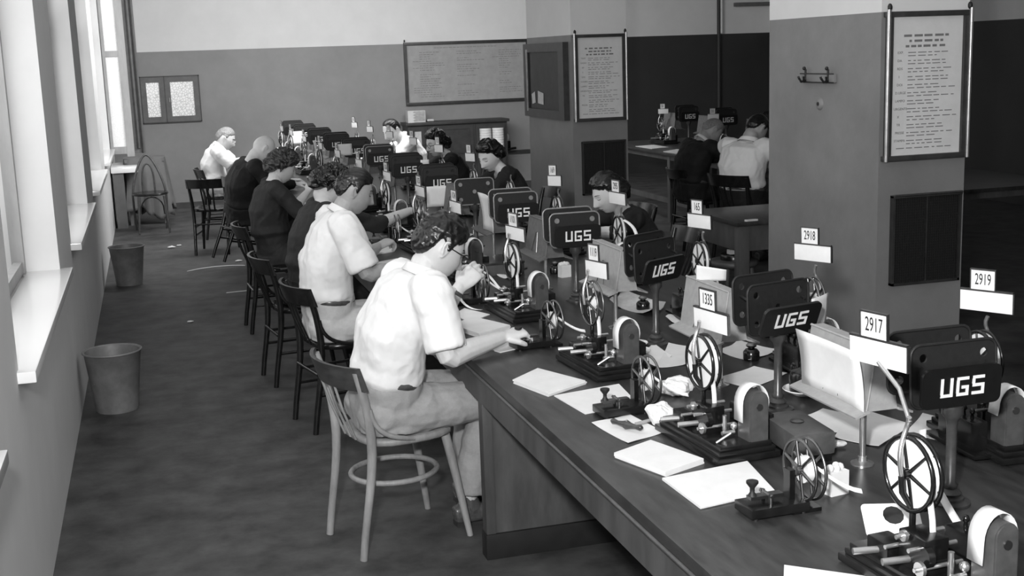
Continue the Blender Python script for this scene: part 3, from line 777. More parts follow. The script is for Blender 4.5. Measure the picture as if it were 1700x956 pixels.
for i, (x, y, num, lab) in enumerate(((5.95, 13.9, '201', 'alcove tape machine partly hidden by the middle pillar\'s edge'), (5.85, 12.3, '203', 'alcove tape machine with the pale card left of the grey-haired man'), (5.9, 11.3, '205', 'alcove tape machine hidden behind the grey-haired man\'s head'), (5.95, 10.1, '207', 'alcove tape machine with the pale card between the two alcove men'))):
    o = inst(protoL0, lab, (x, y, TOP), rad(4), GA)
    if i != 2: sign(o, num, .012, .03, .385, rad(-20), rad(4), w=.12)
for o in (protoL, protoR, protoL0, protoR0): drop(o)

# tape winders with a morse key
def make_winder(label):
    t = thing('tape_winder', label, 'tape winder')
    MB().bx((-.085, -.045, .006), (.075, .045, .03), bev=.004).build('base', 'machine_base', t)
    k = MB().bx((-.07, -.012, .042), (.02, .012, .050)).cyl((-.02, -.02, .03), (-.02, -.02, .055), .006, 8).cyl((-.02, .02, .03), (-.02, .02, .055), .006, 8).cyl((-.02, -.03, .05), (-.02, .03, .05), .005, 8).build('morse_key', 'dull_metal', t)
    MB().lathe([(0, .05), (.012, .05), (.006, .06), (.006, .07), (.015, .082), (.015, .088), (0, .092)], (-.06, 0, 0), 12).build('key_knob', 'ink', k)
    MB().bx((.035, -.015, .03), (.05, .015, .105)).bx((.03, -.04, .0), (.11, .04, .01)).build('bracket', 'machine_black', t)
    mb = MB(); reel(mb, (.085, 0, .098), .076, gap=.013); r = mb.build('wheel', 'dull_metal', t)
    MB().lathe([(0, -.009), (.034, -.009), (.034, .009), (0, .009)], (.085, 0, .098), 20, 'X').build('paper_roll', 'paper', r)
    mb = MB(); ribbon(mb, bezier([(.088, .02, .126), (.10, -.04, .11), (.13, -.09, .07), (.17, -.12, .068)], 8), .012, (0, .5, .9)); o = mb.build('tape', 'paper', t); thick(o)
    for a in (-.07, .06):
        for b in (-.035, .035): MB().cyl((a, b, 0), (a, b, .007), .007, 6).build('foot', 'ink', t)
    return t
w = make_winder('tape winder with morse key at the lower right, nearest the camera'); w.location = (1.395, 2.60, TOP); w.rotation_euler = (0, 0, rad(2)); GW = 'tape winders with morse keys on the desk'; w['group'] = GW
inst(w, 'tape winder beside the machine under card 1335', (1.36, 3.53, TOP), rad(4), GW)
inst(w, 'tape winder just right of the nearest man\'s right hand', (1.365, 4.50, TOP), rad(6), GW)
inst(w, 'tape winder below the nearest man\'s raised left hand', (1.33, 5.45, TOP), rad(0), GW)
inst(w, 'tape winder at the second man\'s fingertips', (1.33, 7.5, TOP), rad(0), GW)
inst(w, 'tape winder by the hands of the woman in the dark dress', (1.34, 9.75, TOP), rad(0), GW)
inst(w, 'tape winder right of the copy stand at the right edge', (2.30, 3.42, TOP), rad(178), GW)
inst(w, 'tape winder behind the perforated plates of the nearest stand', (2.36, 4.3, TOP), rad(178), GW)

# copy stands with lettered plates
def strokes(segs, w, mtx, mb, d=.0016):
    for qi, (a, b) in enumerate(segs):
        a = V((a[0], a[1], 0)); b = V((b[0], b[1], 0)); t = (b - a).normalized() * w / 2; n = V((-t.y, t.x, 0))
        p = [a - t - n, b + t - n, b + t + n, a - t + n]
        mb.prism([(q.x, q.y) for q in p], d + qi * .00012, mtx @ T(0, 0, qi * -.00003))
def ugs(mtx, parent, h=.040):
    mb = MB(); w = h * .66; s = h * .19; X = h * 1.10
    U = [((0, h), (0, s * .3)), ((0, 0), (w, 0)), ((w, s * .3), (w, h))]
    G = [((w, h), (0, h)), ((0, h), (0, 0)), ((0, 0), (w, 0)), ((w, 0), (w, h * .45)), ((w, h * .45), (w * .55, h * .45))]
    S = [((w, h), (0, h)), ((0, h), (0, h * .5)), ((0, h * .5), (w, h * .5)), ((w, h * .5), (w, 0)), ((w, 0), (0, 0))]
    for k, L in enumerate((U, G, S)):
        ox = (k - 1) * X - w / 2
        strokes([((a[0] + ox, a[1] - h / 2), (b[0] + ox, b[1] - h / 2)) for a, b in L], s, mtx, mb)
    o = mb.build('lettering', 'letter_white', parent); return o
def holed_plate(mb, w, h, r, d, holes, mtx, hr=.011):
    """rounded plate with round holes: grid ring fill by bmesh triangulation"""
    bm = bmesh.new(); out = rrect(w, h, r)
    edges = []
    def loop_(pts):
        vs = [bm.verts.new((p[0], p[1], 0)) for p in pts]
        return [bm.edges.new((vs[i], vs[(i + 1) % len(vs)])) for i in range(len(vs))]
    edges += loop_(out)
    for (cx, cy) in holes: edges += loop_([(cx + hr * cos(2 * pi * i / 12), cy + hr * sin(2 * pi * i / 12)) for i in range(12)])
    bmesh.ops.triangle_fill(bm, use_beauty=True, edges=edges)
    res = bmesh.ops.extrude_face_region(bm, geom=list(bm.faces))
    for e in res['geom']:
        if isinstance(e, bmesh.types.BMVert): e.co.z += d
    bm.verts.index_update()
    mb._add([mtx @ v.co for v in bm.verts], [[v.index for v in f.verts] for f in bm.faces]); bm.free()
def make_stand(lettered=True, yaw=0.0, tray='grey', back=True, bright=False, tilt=.06):
    t = thing('copy_stand', '', 'copy stand')
    MB().lathe([(0, 0), (.05, 0), (.05, .005), (.034, .010), (.034, .016), (.024, .020), (.028, .027), (.022, .034), (.016, .038), (.019, .048), (.013, .055), (.0125, .20), (.016, .215), (.026, .228), (.026, .25), (.0, .26)], n=24).build('post', 'bronze_post', t)
    H = .330
    hs = [(-.085, .045), (.085, .045), (-.085, -.045), (.085, -.045), (0, 0)]
    ed = 'plate_edge' if bright else 'plate_dark'
    for k, (yy, zz) in enumerate(((.10, .012), (.0, 0))):
        if k == 0 and not back: continue
        mb = MB(); holed_plate(mb, .24, .155, .026, -.006, hs, T(0, yy, H + zz) @ RZ(yaw) @ RX(-.05) @ FACE); pl = mb.build('perforated_plate', 'plate_dark', t)
        Q = T(0, yy, H + zz) @ RZ(yaw) @ RX(-.05) @ FACE
        MB().tube([Q @ V((p[0], p[1], 0)) for p in rrect(.24, .155, .026)], .004, 6, closed=True).build('rim', ed, pl)
        if bright and k == 1:
            for (hx, hy) in hs:
                MB().cyl(Q @ V((hx, hy, .002)), Q @ V((hx, hy, -.004)), .012, 12).build('bolt', 'plate_edge', pl)
    MB().bx((-.03, -.0, .25), (.03, .10, .262)).cyl((-.09, .0, H + .02), (-.09, .1, H + .03), .005, 6).cyl((.09, .0, H + .02), (.09, .1, H + .03), .005, 6).build('carriage', 'plate_dark', t)
    if lettered:
        Q = T(.006, -.026 - .045 * (tilt > .1), .302) @ RZ(yaw) @ RX(tilt) @ FACE
        mb = MB(); mb.prism(rrect(.222, .098, .018), -.010, Q); p = mb.build('name_panel', 'sign_black', t)
        ugs(Q @ T(.0, .002, .0005), p)
    # trays for the slips, one to each side
    m = {'grey': 'holder_grey', 'dark': 'holder_dark'}[tray]
    mb = MB(); vs = []
    for y in (.30, .64):
        for (x, z) in ((-.048, .155), (-.022, .325), (.018, .325), (.045, .155)): vs.append((x, y, z))
    mb._add(vs, [(0, 1, 2, 3), (7, 6, 5, 4), (0, 4, 5, 1), (1, 5, 6, 2), (2, 6, 7, 3), (3, 7, 4, 0)])
    mb.tube([(-.022, .30, .325), (-.022, .64, .325)], .004, 6); mb.tube([(-.049, .30, .158), (-.022, .30, .325)], .003, 6)
    tr = mb.build('slip_tray', m, t)
    for s in (-1, 1):
        MB().box((s * .066, .47, .150), (.045, .36, .006), R=Matrix.Rotation(s * .3, 3, 'Y')).build('ledge', m, tr)
        MB().tube([(s * .052, .44, .165), (s * .037, .46, .26), (s * .037, .48, .26), (s * .052, .52, .165)], .0018, 5).build('clip_wire', 'dull_metal', tr)
    mb = MB(); mb.cyl((-.04, .33, 0), (-.04, .33, .16), .009, 10); mb.lathe([(0, 0), (.032, 0), (.032, .004), (.014, .010), (.012, .022), (0, .024)], (-.04, .33, 0), 16)
    mb.build('support_rod', 'steel', t)
    MB().tube([(0, .10, .30), (0, .2, .31), (0, .32, .30)], .006, 6).build('link_bar', 'plate_dark', t)
    return t
sG = make_stand(); sG1 = make_stand(yaw=rad(12), tilt=.38); sG2 = make_stand(yaw=rad(27), tilt=.30); sD = make_stand(tray='dark', bright=True); sN = make_stand(lettered=False, tray='dark', bright=True, back=False); sF = make_stand(tray='dark')
GS = 'lettered copy stands down the middle of the desk'
stands = [(2.50, sG, 'copy stand with paper clipped on its grey tray at the right edge'),
          (3.38, sG1, 'nearest lettered copy stand, dark perforated plates, large grey tray'),
          (4.36, sG2, 'second lettered copy stand from the camera, seen before the 165 card'),
          (5.30, sD, 'lettered copy stand with bright bolts below the young woman'),
          (6.25, sD, 'lettered copy stand left of card 169, fourth from the camera'),
          (7.12, sN, 'copy stand without lettering, bolted plate below the wavy-haired woman'),
          (8.02, sF, 'black lettered copy stand before the woman with glasses'),
          (9.12, sF, 'black lettered copy stand below the balding man\'s shirt'),
          (10.25, sD, 'lettered copy stand with bright rim, left of the balding man'),
          (11.3, sF, 'dark copy stand behind the white sheet at mid desk'),
          (12.3, sF, 'dark copy stand, fourth from the far end'),
          (13.3, sF, 'dark copy stand, third from the far end'),
          (14.3, sF, 'dark copy stand, second from the far end'),
          (15.2, sF, 'farthest dark copy stand against the far wall\'s grey paint')]
for i, (y, p, lab) in enumerate(stands): inst(p, lab, (1.825 if y < 10.9 else 1.825 - .035 * (y - 10.7), y, TOP), 0, GS)
for i, (x, y, lab) in enumerate(((6.1, 13.5, 'black copy stand in the alcove nearest the middle pillar\'s edge'), (6.1, 12.5, 'black copy stand with a bright top edge in the alcove'), (6.15, 11.4, 'black copy stand above the grey-haired man\'s head in the alcove'), (6.2, 10.2, 'black copy stand behind the head of the alcove man in white'))):
    inst(sF, lab, (x, y, TOP), 0, 'copy stands on the alcove desk', scale=(1.05, 1.05, 1.1))
for o in (sG, sG1, sG2, sD, sN, sF): drop(o)
# ------------------------------------------------------------------ papers and small things on the desk
def sheet(name, label, pts, th, z=TOP, m='paper', cat='paper', group=None, curl=0.0, layers=1, grid=6):
    """pts: four corners (x, y) going round; a sheet or a pad of sheets"""
    mb = MB(); rnd = random.Random(len(label) * 7 + int(pts[0][0] * 100))
    cx = sum(p[0] for p in pts) / 4; cy = sum(p[1] for p in pts) / 4
    t0 = 0
    for L in range(layers):
        h = th / layers; off = (rnd.uniform(-.004, .004), rnd.uniform(-.004, .004)) if L else (0, 0)
        P = [V((p[0] - cx + off[0], p[1] - cy + off[1], 0)) for p in pts]
        def q(u, v): return (P[0].lerp(P[1], u)).lerp(P[3].lerp(P[2], u), v)
        vs = []; fs = []; n = grid
        for top in (1, 0):
            for i in range(n + 1):
                for j in range(n + 1):
                    u, v = i / n, j / n; p = q(u, v)
                    lift = curl * (abs(u - .5) * 2) ** 3 * (.5 + .5 * sin(5 * v + 1)) + (curl * .6 * v ** 4)
                    vs.append((p.x, p.y, t0 + (h * .97 if top else 0) + lift + .0004))
        o2 = (n + 1) ** 2
        for i in range(n):
            for j in range(n):
                a = i * (n + 1) + j
                fs.append((a, a + 1, a + n + 2, a + n + 1)); fs.append((o2 + a, o2 + a + n + 1, o2 + a + n + 2, o2 + a + 1))
        for i in range(n):
            a, b = i * (n + 1), (i + 1) * (n + 1); fs.append((a, b, o2 + b, o2 + a)); a += n; b += n; fs.append((b, a, o2 + a, o2 + b))
            a, b = i, i + 1; fs.append((b, a, o2 + a, o2 + b)); a += n * (n + 1); b += n * (n + 1); fs.append((a, b, o2 + b, o2 + a))
        mb._add(vs, fs); t0 += h
    o = mb.build(name, m); o.location = (cx, cy, z)
    return tag(o, label, cat, group)
sheet('paper_pad', 'thick white pad at the desk\'s front edge, right of the nearest man\'s elbow', [(1.14, 4.01), (1.2, 3.80), (1.37, 3.9), (1.27, 4.13)], .014, layers=3)
sheet('paper_sheet', 'long white form lying between the thick pad and the second machine', [(1.22, 3.80), (1.245, 3.56), (1.44, 3.60), (1.47, 3.85)], .004, layers=2)
sheet('paper_sheet', 'white slip under the dark wooden winding handle', [(1.23, 3.46), (1.26, 3.23), (1.40, 3.29), (1.37, 3.50)], .001, curl=.004)
sheet('paper_pad', 'thick white pad in front of the machine under card 1335', [(1.18, 3.13), (1.25, 2.93), (1.39, 2.99), (1.32, 3.20)], .016, layers=3)
sheet('paper_pad', 'large white form pad left of the nearest morse key', [(1.23, 2.91), (1.235, 2.68), (1.46, 2.72), (1.50, 2.95)], .008, layers=2)
sheet('paper_sheet', 'white sheet cut by the bottom edge of the photo', [(1.17, 2.14), (1.26, 2.30), (1.40, 2.18), (1.32, 2.02)], .003)
sheet('paper_sheet', 'left of two overlapping pointed slips behind the saucer', [(1.65, 4.16), (1.68, 4.01), (1.79, 4.13), (1.81, 4.35)], .001, curl=.006)
sheet('paper_sheet', 'right of two overlapping pointed slips near the first turned post', [(1.67, 3.99), (1.80, 4.00), (1.91, 4.23), (1.86, 4.32)], .001, z=TOP + .002, curl=.006)
sheet('paper_sheet', 'white sheet left of the nearest turned post', [(1.80, 3.78), (1.86, 3.62), (2.06, 3.75), (2.0, 3.88)], .001, curl=.003)
sheet('paper_sheet', 'white sheet right of the dark cover box', [(1.79, 3.24), (1.87, 3.08), (2.02, 3.20), (1.95, 3.32)], .001, curl=.004)
sheet('paper_sheet', 'large white sheet behind the silver rod at the right edge', [(1.83, 3.05), (1.90, 2.93), (2.10, 3.07), (2.05, 3.30)], .001, z=TOP + .002, curl=.004)
sheet('paper_sheet', 'white leaf leaning past the right edge behind the nearest stand', [(2.05, 3.02), (2.12, 2.86), (2.28, 2.98), (2.2, 3.16)], .001, curl=.004)
sheet('paper_sheet', 'small slip under the nearest man\'s left forearm', [(1.22, 5.23), (1.25, 5.04), (1.37, 5.16), (1.30, 5.34)], .003)
sheet('paper_pad', 'thick white pad under the nearest man\'s chest between his arms', [(1.15, 4.95), (1.21, 4.74), (1.37, 4.84), (1.27, 5.08)], .02, layers=3)
sheet('paper_sheet', 'white form under the nearest man\'s right wrist', [(1.17, 4.60), (1.22, 4.46), (1.44, 4.55), (1.40, 4.72)], .004)
sheet('paper_pad', 'printed pad before the second man\'s right hand', [(1.16, 7.36), (1.16, 7.05), (1.33, 7.15), (1.33, 7.48)], .012, m='paper', layers=3)
sheet('paper_sheet', 'white form beside the second man\'s right elbow', [(1.12, 6.78), (1.15, 6.60), (1.32, 6.70), (1.29, 6.88)], .004)
sheet('paper_pad', 'white form pad below the hands of the woman in the dark dress', [(1.14, 9.95), (1.14, 9.45), (1.38, 9.55), (1.36, 10.1)], .012, layers=2)
sheet('paper_sheet', 'curved white sheet standing up in the middle beside the second man\'s face', [(1.70, 8.9), (1.70, 8.7), (1.9, 8.75), (1.9, 8.95)], .001, curl=.05)
sheet('paper_sheet', 'thin slips scattered at the foot of the bolted stand', [(1.70, 7.72), (1.74, 7.4), (1.92, 7.55), (1.86, 7.9)], .001, curl=.01)
sheet('paper_sheet', 'small white triangle of paper behind the raised left hand', [(1.66, 6.1), (1.68, 5.95), (1.78, 6.03), (1.75, 6.12)], .001, curl=.012)
sheet('paper_sheet', 'pale crumpled sheet behind the second silver rod', [(1.92, 5.12), (1.99, 4.82), (2.12, 4.95), (2.07, 5.35)], .002, curl=.03, m='paper_grey')
sheet('paper_sheet', 'pale sheet between inkwell and 165 machine', [(2.02, 4.72), (2.06, 4.42), (2.2, 4.55), (2.14, 4.85)], .002, curl=.02)
sheet('paper_sheet', 'white leaf in front of the black inkpot at mid right', [(1.98, 4.12), (2.02, 3.95), (2.18, 4.05), (2.12, 4.25)], .001, curl=.01)
sheet('paper_sheet', 'left of the papers at the edge of the alcove desk', [(5.5, 13.7), (5.5, 13.2), (5.75, 13.3), (5.75, 13.75)], .004, m='paper_grey')
sheet('paper_sheet', 'right of the papers at the edge of the alcove desk', [(5.45, 12.75), (5.48, 12.2), (5.75, 12.3), (5.7, 12.95)], .006, m='paper_grey')
sheet('paper_pad', 'stack of papers on the empty side desk beside the near pillar', [(4.10, 7.62), (4.16, 7.42), (4.36, 7.45), (4.3, 7.68)], .02, layers=4, m='paper_grey')
sheet('paper_sheet', 'small pale slip on the front corner of the empty side desk', [(3.68, 7.28), (3.69, 7.265), (3.77, 7.265), (3.76, 7.285)], .012, m='paper_grey')

def standing(label, p0, p1, z0, z1, lean, m='paper', bow=.01, name='paper_sheet', cut=0.0):
    """upright sheet from p0 to p1 (x, y), leaning towards its normal"""
    a = V((p0[0], p0[1], 0)); b = V((p1[0], p1[1], 0)); n = (b - a).cross(V((0, 0, 1))).normalized()
    vs = []; fs = []; N = 6
    for i in range(N + 1):
        for j in range(N + 1):
            u, v = i / N, j / N
            p = a.lerp(b, u) + n * (lean * v + bow * sin(pi * u) + bow * sin(pi * v)); p.z = z0 + (z1 - z0) * v - cut * u * v
            vs.append(p)
    c = sum((v for v in vs), V()) / len(vs)
    for i in range(N):
        for j in range(N):
            q = i * (N + 1) + j; fs.append((q, q + 1, q + N + 2, q + N + 1))
    mb = MB(); mb._add([v - c for v in vs], fs, True); o = mb.build(name, m); o.location = c; thick(o, .0015)
    return tag(o, label, 'paper')
standing('white form with pencil marks clipped to the tray at the right edge', (1.768, 2.80), (1.768, 3.13), .925, 1.09, -.022, bow=.006)
standing('white slips standing in the tray left of the fourth lettered plate', (1.765, 6.50), (1.765, 6.72), .93, 1.14, -.025)
standing('white sheet behind the far dark plates with a straight top edge', (1.61, 11.265), (1.75, 11.265), 1.04, 1.145, .0, bow=.002)
standing('white sheet in the far stand left of centre', (1.535, 14.265), (1.66, 14.265), .965, 1.115, .0, bow=.002)
standing('white pages standing behind the hand that reaches across the desk', (1.70, 7.90), (1.92, 7.89), .93, 1.065, .01, bow=.004)
standing('white pages at the right side of the nearest lettered plate', (1.97, 3.45), (2.07, 3.52), .99, 1.10, .01, bow=.004)
standing('pointed white slip standing between the far tape machines', (1.455, 11.57), (1.49, 11.66), 1.02, 1.17, -.02)
standing('small white card tilted on the tray top of the nearest stand', (1.80, 3.93), (1.90, 3.90), 1.09, 1.15, .01, bow=0, cut=.02)
standing('narrow white slip left of the farthest readable lettered plate', (1.495, 9.37), (1.53, 9.46), 1.02, 1.135, -.01)
standing('small white sheet at the right end of a black lettered plate', (1.925, 9.105), (1.99, 9.105), 1.04, 1.14, .0, bow=.002)
# narrow block on the clipped form at the right edge
# saucers, inkwells
def saucer(label, x, y, r=.055, n='saucer'):
    t = thing(n, label, 'saucer', (x, y, TOP))
    MB().lathe([(0, .003), (r * .5, 0), (r * .55, .004), (r * .9, .014), (r, .020), (r * .97, .022), (r * .6, .009), (0, .007)], n=28).build('dish', 'ceramic', t); return t
saucer('white saucer under the large black inkpot near the right edge', 1.985, 3.50, .07)
saucer('small white dish behind the arched housing of the second machine', 1.73, 4.33, .045)
saucer('second small white dish stacked crookedly beside the first', 1.70, 4.22, .04)
t = thing('ink_pot', 'large black inkpot with knob lid standing on the white saucer', 'inkpot', (1.985, 3.50, TOP + .0095))
MB().lathe([(0, 0), (.046, 0), (.048, .01), (.048, .058), (.040, .072), (.015, .080), (.012, .088), (.016, .096), (.012, .104), (.004, .112), (0, .118)], n=28).build('body', 'machine_black', t)
MB().tube([(.02, .0, .075), (.04, .01, .14)], .003, 6).build('pen', 'ink', t)
def inkwell(label, x, y):
    t = thing('inkwell', label, 'inkwell', (x, y, TOP))
    MB().lathe([(0, 0), (.028, 0), (.030, .006), (.030, .03), (.022, .040), (.012, .044), (.012, .05)], n=20).build('bottle', 'machine_black', t)
    MB().lathe([(0, .05), (.018, .05), (.020, .056), (.014, .062), (0, .064)], n=16).build('cap', 'dull_metal', t); return t
inkwell('squat glass inkwell with metal cap beside the second turned post', 2.02, 4.97)
inkwell('squat black inkwell under the nearest lettered plate', 2.04, 3.98)
inkwell('small black inkwell behind the large inkpot', 2.10, 3.74)
inkwell('dark inkwell bottle on the desk before the balding man\'s stand', 1.72, 8.35)
inkwell('black inkwell between the second and third silver rods', 1.96, 6.02)
for k, (x, y, lab) in enumerate(((1.97, 5.90, 'small white box with dark marks between the third and fourth posts'), (1.95, 7.55, 'small white box with ragged top below the bolted stand'), (1.60, 2.66, 'white card box stuffed with crumpled paper by the nearest winder'))):
    t = thing('card_box', lab, 'box', (x, y, TOP), rad(10))
    MB().bx((-.028, -.02, 0), (.028, .02, .062)).build('box', 'paper', t)
    mb = MB()
    for i in range(5): mb.sphere((-.02 + i * .010, random.uniform(-.01, .01), .066 + random.uniform(-.004, .006)), .011, 7)
    mb.build('crumpled_fill', 'paper', t)
# crumpled paper lumps
def crumple(name, label, c, r, sc3, seed, m='paper', cat='paper'):
    mb = MB(); mb.sphere((0, 0, 0), r, 22, sc3)
    for v in mb.bm.verts:
        d = noise.noise(v.co * 30 + V((seed, 0, 0))) * .35 * r + noise.noise(v.co * 90 + V((seed, 3, 0))) * .12 * r
        v.co += v.co.normalized() * d
    zmin = min(v.co.z for v in mb.bm.verts)
    o = mb.build(name, m); o.location = (c[0], c[1], c[2] - zmin)
    for p in o.data.polygons: p.use_smooth = False
    return tag(o, label, cat)
crumple('crumpled_paper', 'crumpled pale paper heap left of the machine under card 1335', (1.42, 3.36, TOP), .045, (1, 1.1, .7), 3)
crumple('crumpled_paper', 'crumpled white paper behind the winder of the 1335 machine', (1.60, 3.66, TOP), .05, (1.1, 1, .55), 8)
crumple('crumpled_paper', 'crumpled white paper beyond the second silver rod', (2.06, 5.35, TOP), .06, (1.2, .9, .8), 12)
crumple('crumpled_paper', 'torn scrap of paper behind the dark cover box', (1.78, 2.98, TOP), .03, (1.3, 1, .35), 15)
# dark cover box
t = thing('cover_box', 'grey-brown metal cover box with a flat round knob, right of the nearest full machine', 'box', (1.675, 2.99, TOP), rad(-4))
mb = MB(); mb.box((0, 0, .054), (.125, .225, .066), bev=.014); mb.build('cover', 'cover_metal', t)
MB().box((0, 0, .011), (.110, .21, .022)).build('base', 'machine_black', t)
MB().lathe([(0, .087), (.018, .087), (.020, .091), (.008, .094), (0, .095)], n=20).build('knob', 'dull_metal', t)
t = thing('wooden_case', 'low dark wooden case on the desk beyond the raised left hand', 'box', (1.70, 6.22, TOP), rad(2))
MB().box((0, 0, .028), (.22, .26, .056), bev=.004).build('case', 'desk_wood', t); MB().box((0, 0, .062), (.225, .265, .012), bev=.003).build('lid', 'desk_top', t)
# winding handle and pencil
t = thing('winding_handle', 'dark turned wooden winding handle lying on a slip at the desk edge', 'tool', (1.305, 3.355, TOP + .018), rad(-62)); t.scale = (.72, .8, .8)
MB().tube([(-.085, 0, .002), (-.075, 0, .002), (-.05, 0, 0), (-.02, 0, 0), (0, 0, 0), (.02, 0, 0), (.05, 0, 0), (.075, 0, .002), (.085, 0, .002)], [.006, .012, .008, .012, .018, .012, .008, .012, .006], 12).build('handle', 'handle_wood', t)
MB().lathe([(0, .012), (.007, .012), (.006, .018), (0, .019)], n=10).build('ferrule', 'steel', t)
t = thing('pencil_stub', 'short pale pencil stub beside the wooden handle', 'pencil', (1.37, 3.385, TOP + .010), rad(20))
MB().cyl((-.03, 0, 0), (.03, 0, 0), .006, 8).build('stub', 'holder_grey', t)
# perforated tape card with a hole and loose strips at the near machine
t = thing('notched_sheet', 'stiff white sheet with an oval hole leaning on the cut-off machine', 'paper', (1.55, 2.33, TOP), rad(-18))
mb = MB(); holed_plate(mb, .13, .085, .01, .0015, [(.005, .012)], T(0, 0, .055) @ RX(rad(38)), hr=.024); mb.build('sheet', 'paper', t)
for k in (-1, 1): MB().cyl((k * .045, .02, 0), (k * .045, .02, .066), .004, 8).build('prop', 'machine_black', t)
def strip(label, pts, w=.013, side=(1, -.3, .2), m='paper'):
    c = V(pts[0]); mb = MB(); ribbon(mb, [V(p) - c for p in bezier(pts, 12)], w, side); o = mb.build('tape_strip', m); o.location = c; thick(o); return tag(o, label, 'paper tape')
strip('broad white tape falling steeply at the lower right edge', [(1.70, 2.44, .99), (1.68, 2.42, .93), (1.67, 2.34, .88), (1.66, 2.22, .82)], .018)
strip('white tape arc hanging from the reel under card 165', [(2.20, 4.78, .92), (2.20, 4.72, .86), (2.16, 4.70, .85), (2.12, 4.66, .84)], .012)
strip('white tape looping down under the card 295 reel', [(2.22, 5.70, 1.07), (2.30, 5.62, 1.02), (2.25, 5.6, .92), (2.16, 5.62, .90)], .016)
strip('white tape curve left of the nearest man\'s raised hand', [(1.33, 5.42, .93), (1.24, 5.36, .86), (1.27, 5.28, .775), (1.36, 5.26, .775)], .012)
strip('white tape curve falling right of the winder below the raised hand', [(1.37, 5.44, .93), (1.46, 5.42, .93), (1.45, 5.36, .84), (1.50, 5.33, .83)], .012)
for k, (x, y) in enumerate(((1.52, 7.35), (1.55, 7.2), (1.60, 7.15))):
    strip(('left', 'middle', 'right')[k] + ' of three white tape strips standing by the second man\'s hand', [(x, y, .97), (x - .01, y - .02, .90), (x + .01, y - .05, .84), (x + .02, y - .06, .79)], .014)
# floor litter
t = strip('long pale paper strip curving on the floor of the aisle', [(.22, 11.80, .003), (.40, 11.98, .003), (.6, 12.0, .003), (.76, 11.88, .003)], .035, (.1, 1, 0), 'strip')
t = strip('short straight paper strip on the floor behind the dark chairs', [(.50, 10.50, .003), (.6, 10.52, .003), (.7, 10.52, .003), (.80, 10.53, .003)], .03, (.1, 1, 0), 'strip')
for k, (x, y, r, lab) in enumerate(((.11, 13.43, .03, 'torn pale paper scrap on the far floor'), (.19, 13.55, .018, 'tiny paper scrap right of the torn scrap on the far floor'), (.17, 9.40, .016, 'small round white scrap alone in the middle of the aisle floor'), (.72, 12.15, .025, 'small pale scrap on the floor beyond the long strip'), (.86, 9.95, .015, 'tiny white scrap on the floor between the dark chairs'))):
    crumple('paper_scrap', lab, (x, y, 0), r, (1.4, .8, .4), 20 + k, 'strip')
# ------------------------------------------------------------------ people
def sstep(a, b, x):
    t = max(0.0, min(1.0, (x - a) / (b - a))); return t * t * (3 - 2 * t)
def remesh(bm_parts, vox, smooth=2, fac=.5, disp=None):
    """union of closed shapes as one continuous surface; returns a mesh"""
    bm = bm_parts.bm
    bmesh.ops.recalc_face_normals(bm, faces=bm.faces)
    me = bpy.data.meshes.new('tmp'); bm.to_mesh(me); bm.free()
    o = bpy.data.objects.new('tmp', me); COL.objects.link(o)
    r = o.modifiers.new('r', 'REMESH'); r.mode = 'VOXEL'; r.voxel_size = vox; r.adaptivity = 0
    if smooth:
        s = o.modifiers.new('s', 'SMOOTH'); s.iterations = smooth; s.factor = fac
    dg = bpy.context.evaluated_depsgraph_get()
    out = bpy.data.meshes.new_from_object(o.evaluated_get(dg))
    bpy.data.objects.remove(o); bpy.data.meshes.remove(me)
    if disp:
        nrm = [v.normal.copy() for v in out.vertices]
        for v, n in zip(out.vertices, nrm): v.co = v.co + n * disp(v.co, n)
    for p in out.polygons: p.use_smooth = True
    return out
def limb(mb, pts, rad_, n=12, flat=1.0, up=None, sub=3, open_end=False):
    """closed round-ended tube through pts with its own radius at every point (Catmull smoothing)"""
    P = [V(p) for p in pts]; R = list(rad_); Q = []; S = []
    for i in range(len(P) - 1):
        p0 = P[max(i - 1, 0)]; p1 = P[i]; p2 = P[i + 1]; p3 = P[min(i + 2, len(P) - 1)]
        for k in range(sub):
            t = k / sub
            Q.append(.5 * ((2 * p1) + (p2 - p0) * t + (2 * p0 - 5 * p1 + 4 * p2 - p3) * t * t + (3 * p1 - p0 - 3 * p2 + p3) * t ** 3)); S.append(R[i] + (R[i + 1] - R[i]) * t)
    Q.append(P[-1]); S.append(R[-1])
    # round ends
    d0 = (Q[0] - Q[1]).normalized(); d1 = (Q[-1] - Q[-2]).normalized(); a = []; b = []
    for k in (3, 2, 1):
        an = pi / 2 * k / 3.3; a.append((Q[0] + d0 * S[0] * sin(an), S[0] * cos(an)))
    for k in (1, 2, 3):
        an = pi / 2 * k / 3.3; b.append((Q[-1] + d1 * S[-1] * sin(an), S[-1] * cos(an)))
    if open_end: b = []
    Q = [x[0] for x in a] + Q + [x[0] for x in b]; S = [x[1] for x in a] + S + [x[1] for x in b]
    mb.tube(Q, S, n, flat=flat, up=up)
def slab_loft(mb, secs, side, n=20, power=2.4):
    """sections (centre, half width along side, half depth), closed ends"""
    side = V(side).normalized(); N = len(secs); vs = []; fs = []
    for i, (c, a, b) in enumerate(secs):
        t = (V(secs[min(i + 1, N - 1)][0]) - V(secs[max(i - 1, 0)][0])).normalized()
        s = (side - t * side.dot(t)).normalized(); d = t.cross(s)
        for k in range(n):
            q = 2 * pi * k / n; e = 1 / (abs(cos(q)) ** power + abs(sin(q)) ** power) ** (1 / power)
            vs.append(V(c) + s * a * e * cos(q) + d * b * e * sin(q))
    for i in range(N - 1):
        for k in range(n): fs.append((i * n + k, i * n + (k + 1) % n, (i + 1) * n + (k + 1) % n, (i + 1) * n + k))
    fs.append(tuple(range(n - 1, -1, -1))); fs.append(tuple((N - 1) * n + k for k in range(n)))
    mb._add(vs, fs, True)
def g2(x, s): return exp(-(x / s) ** 2)
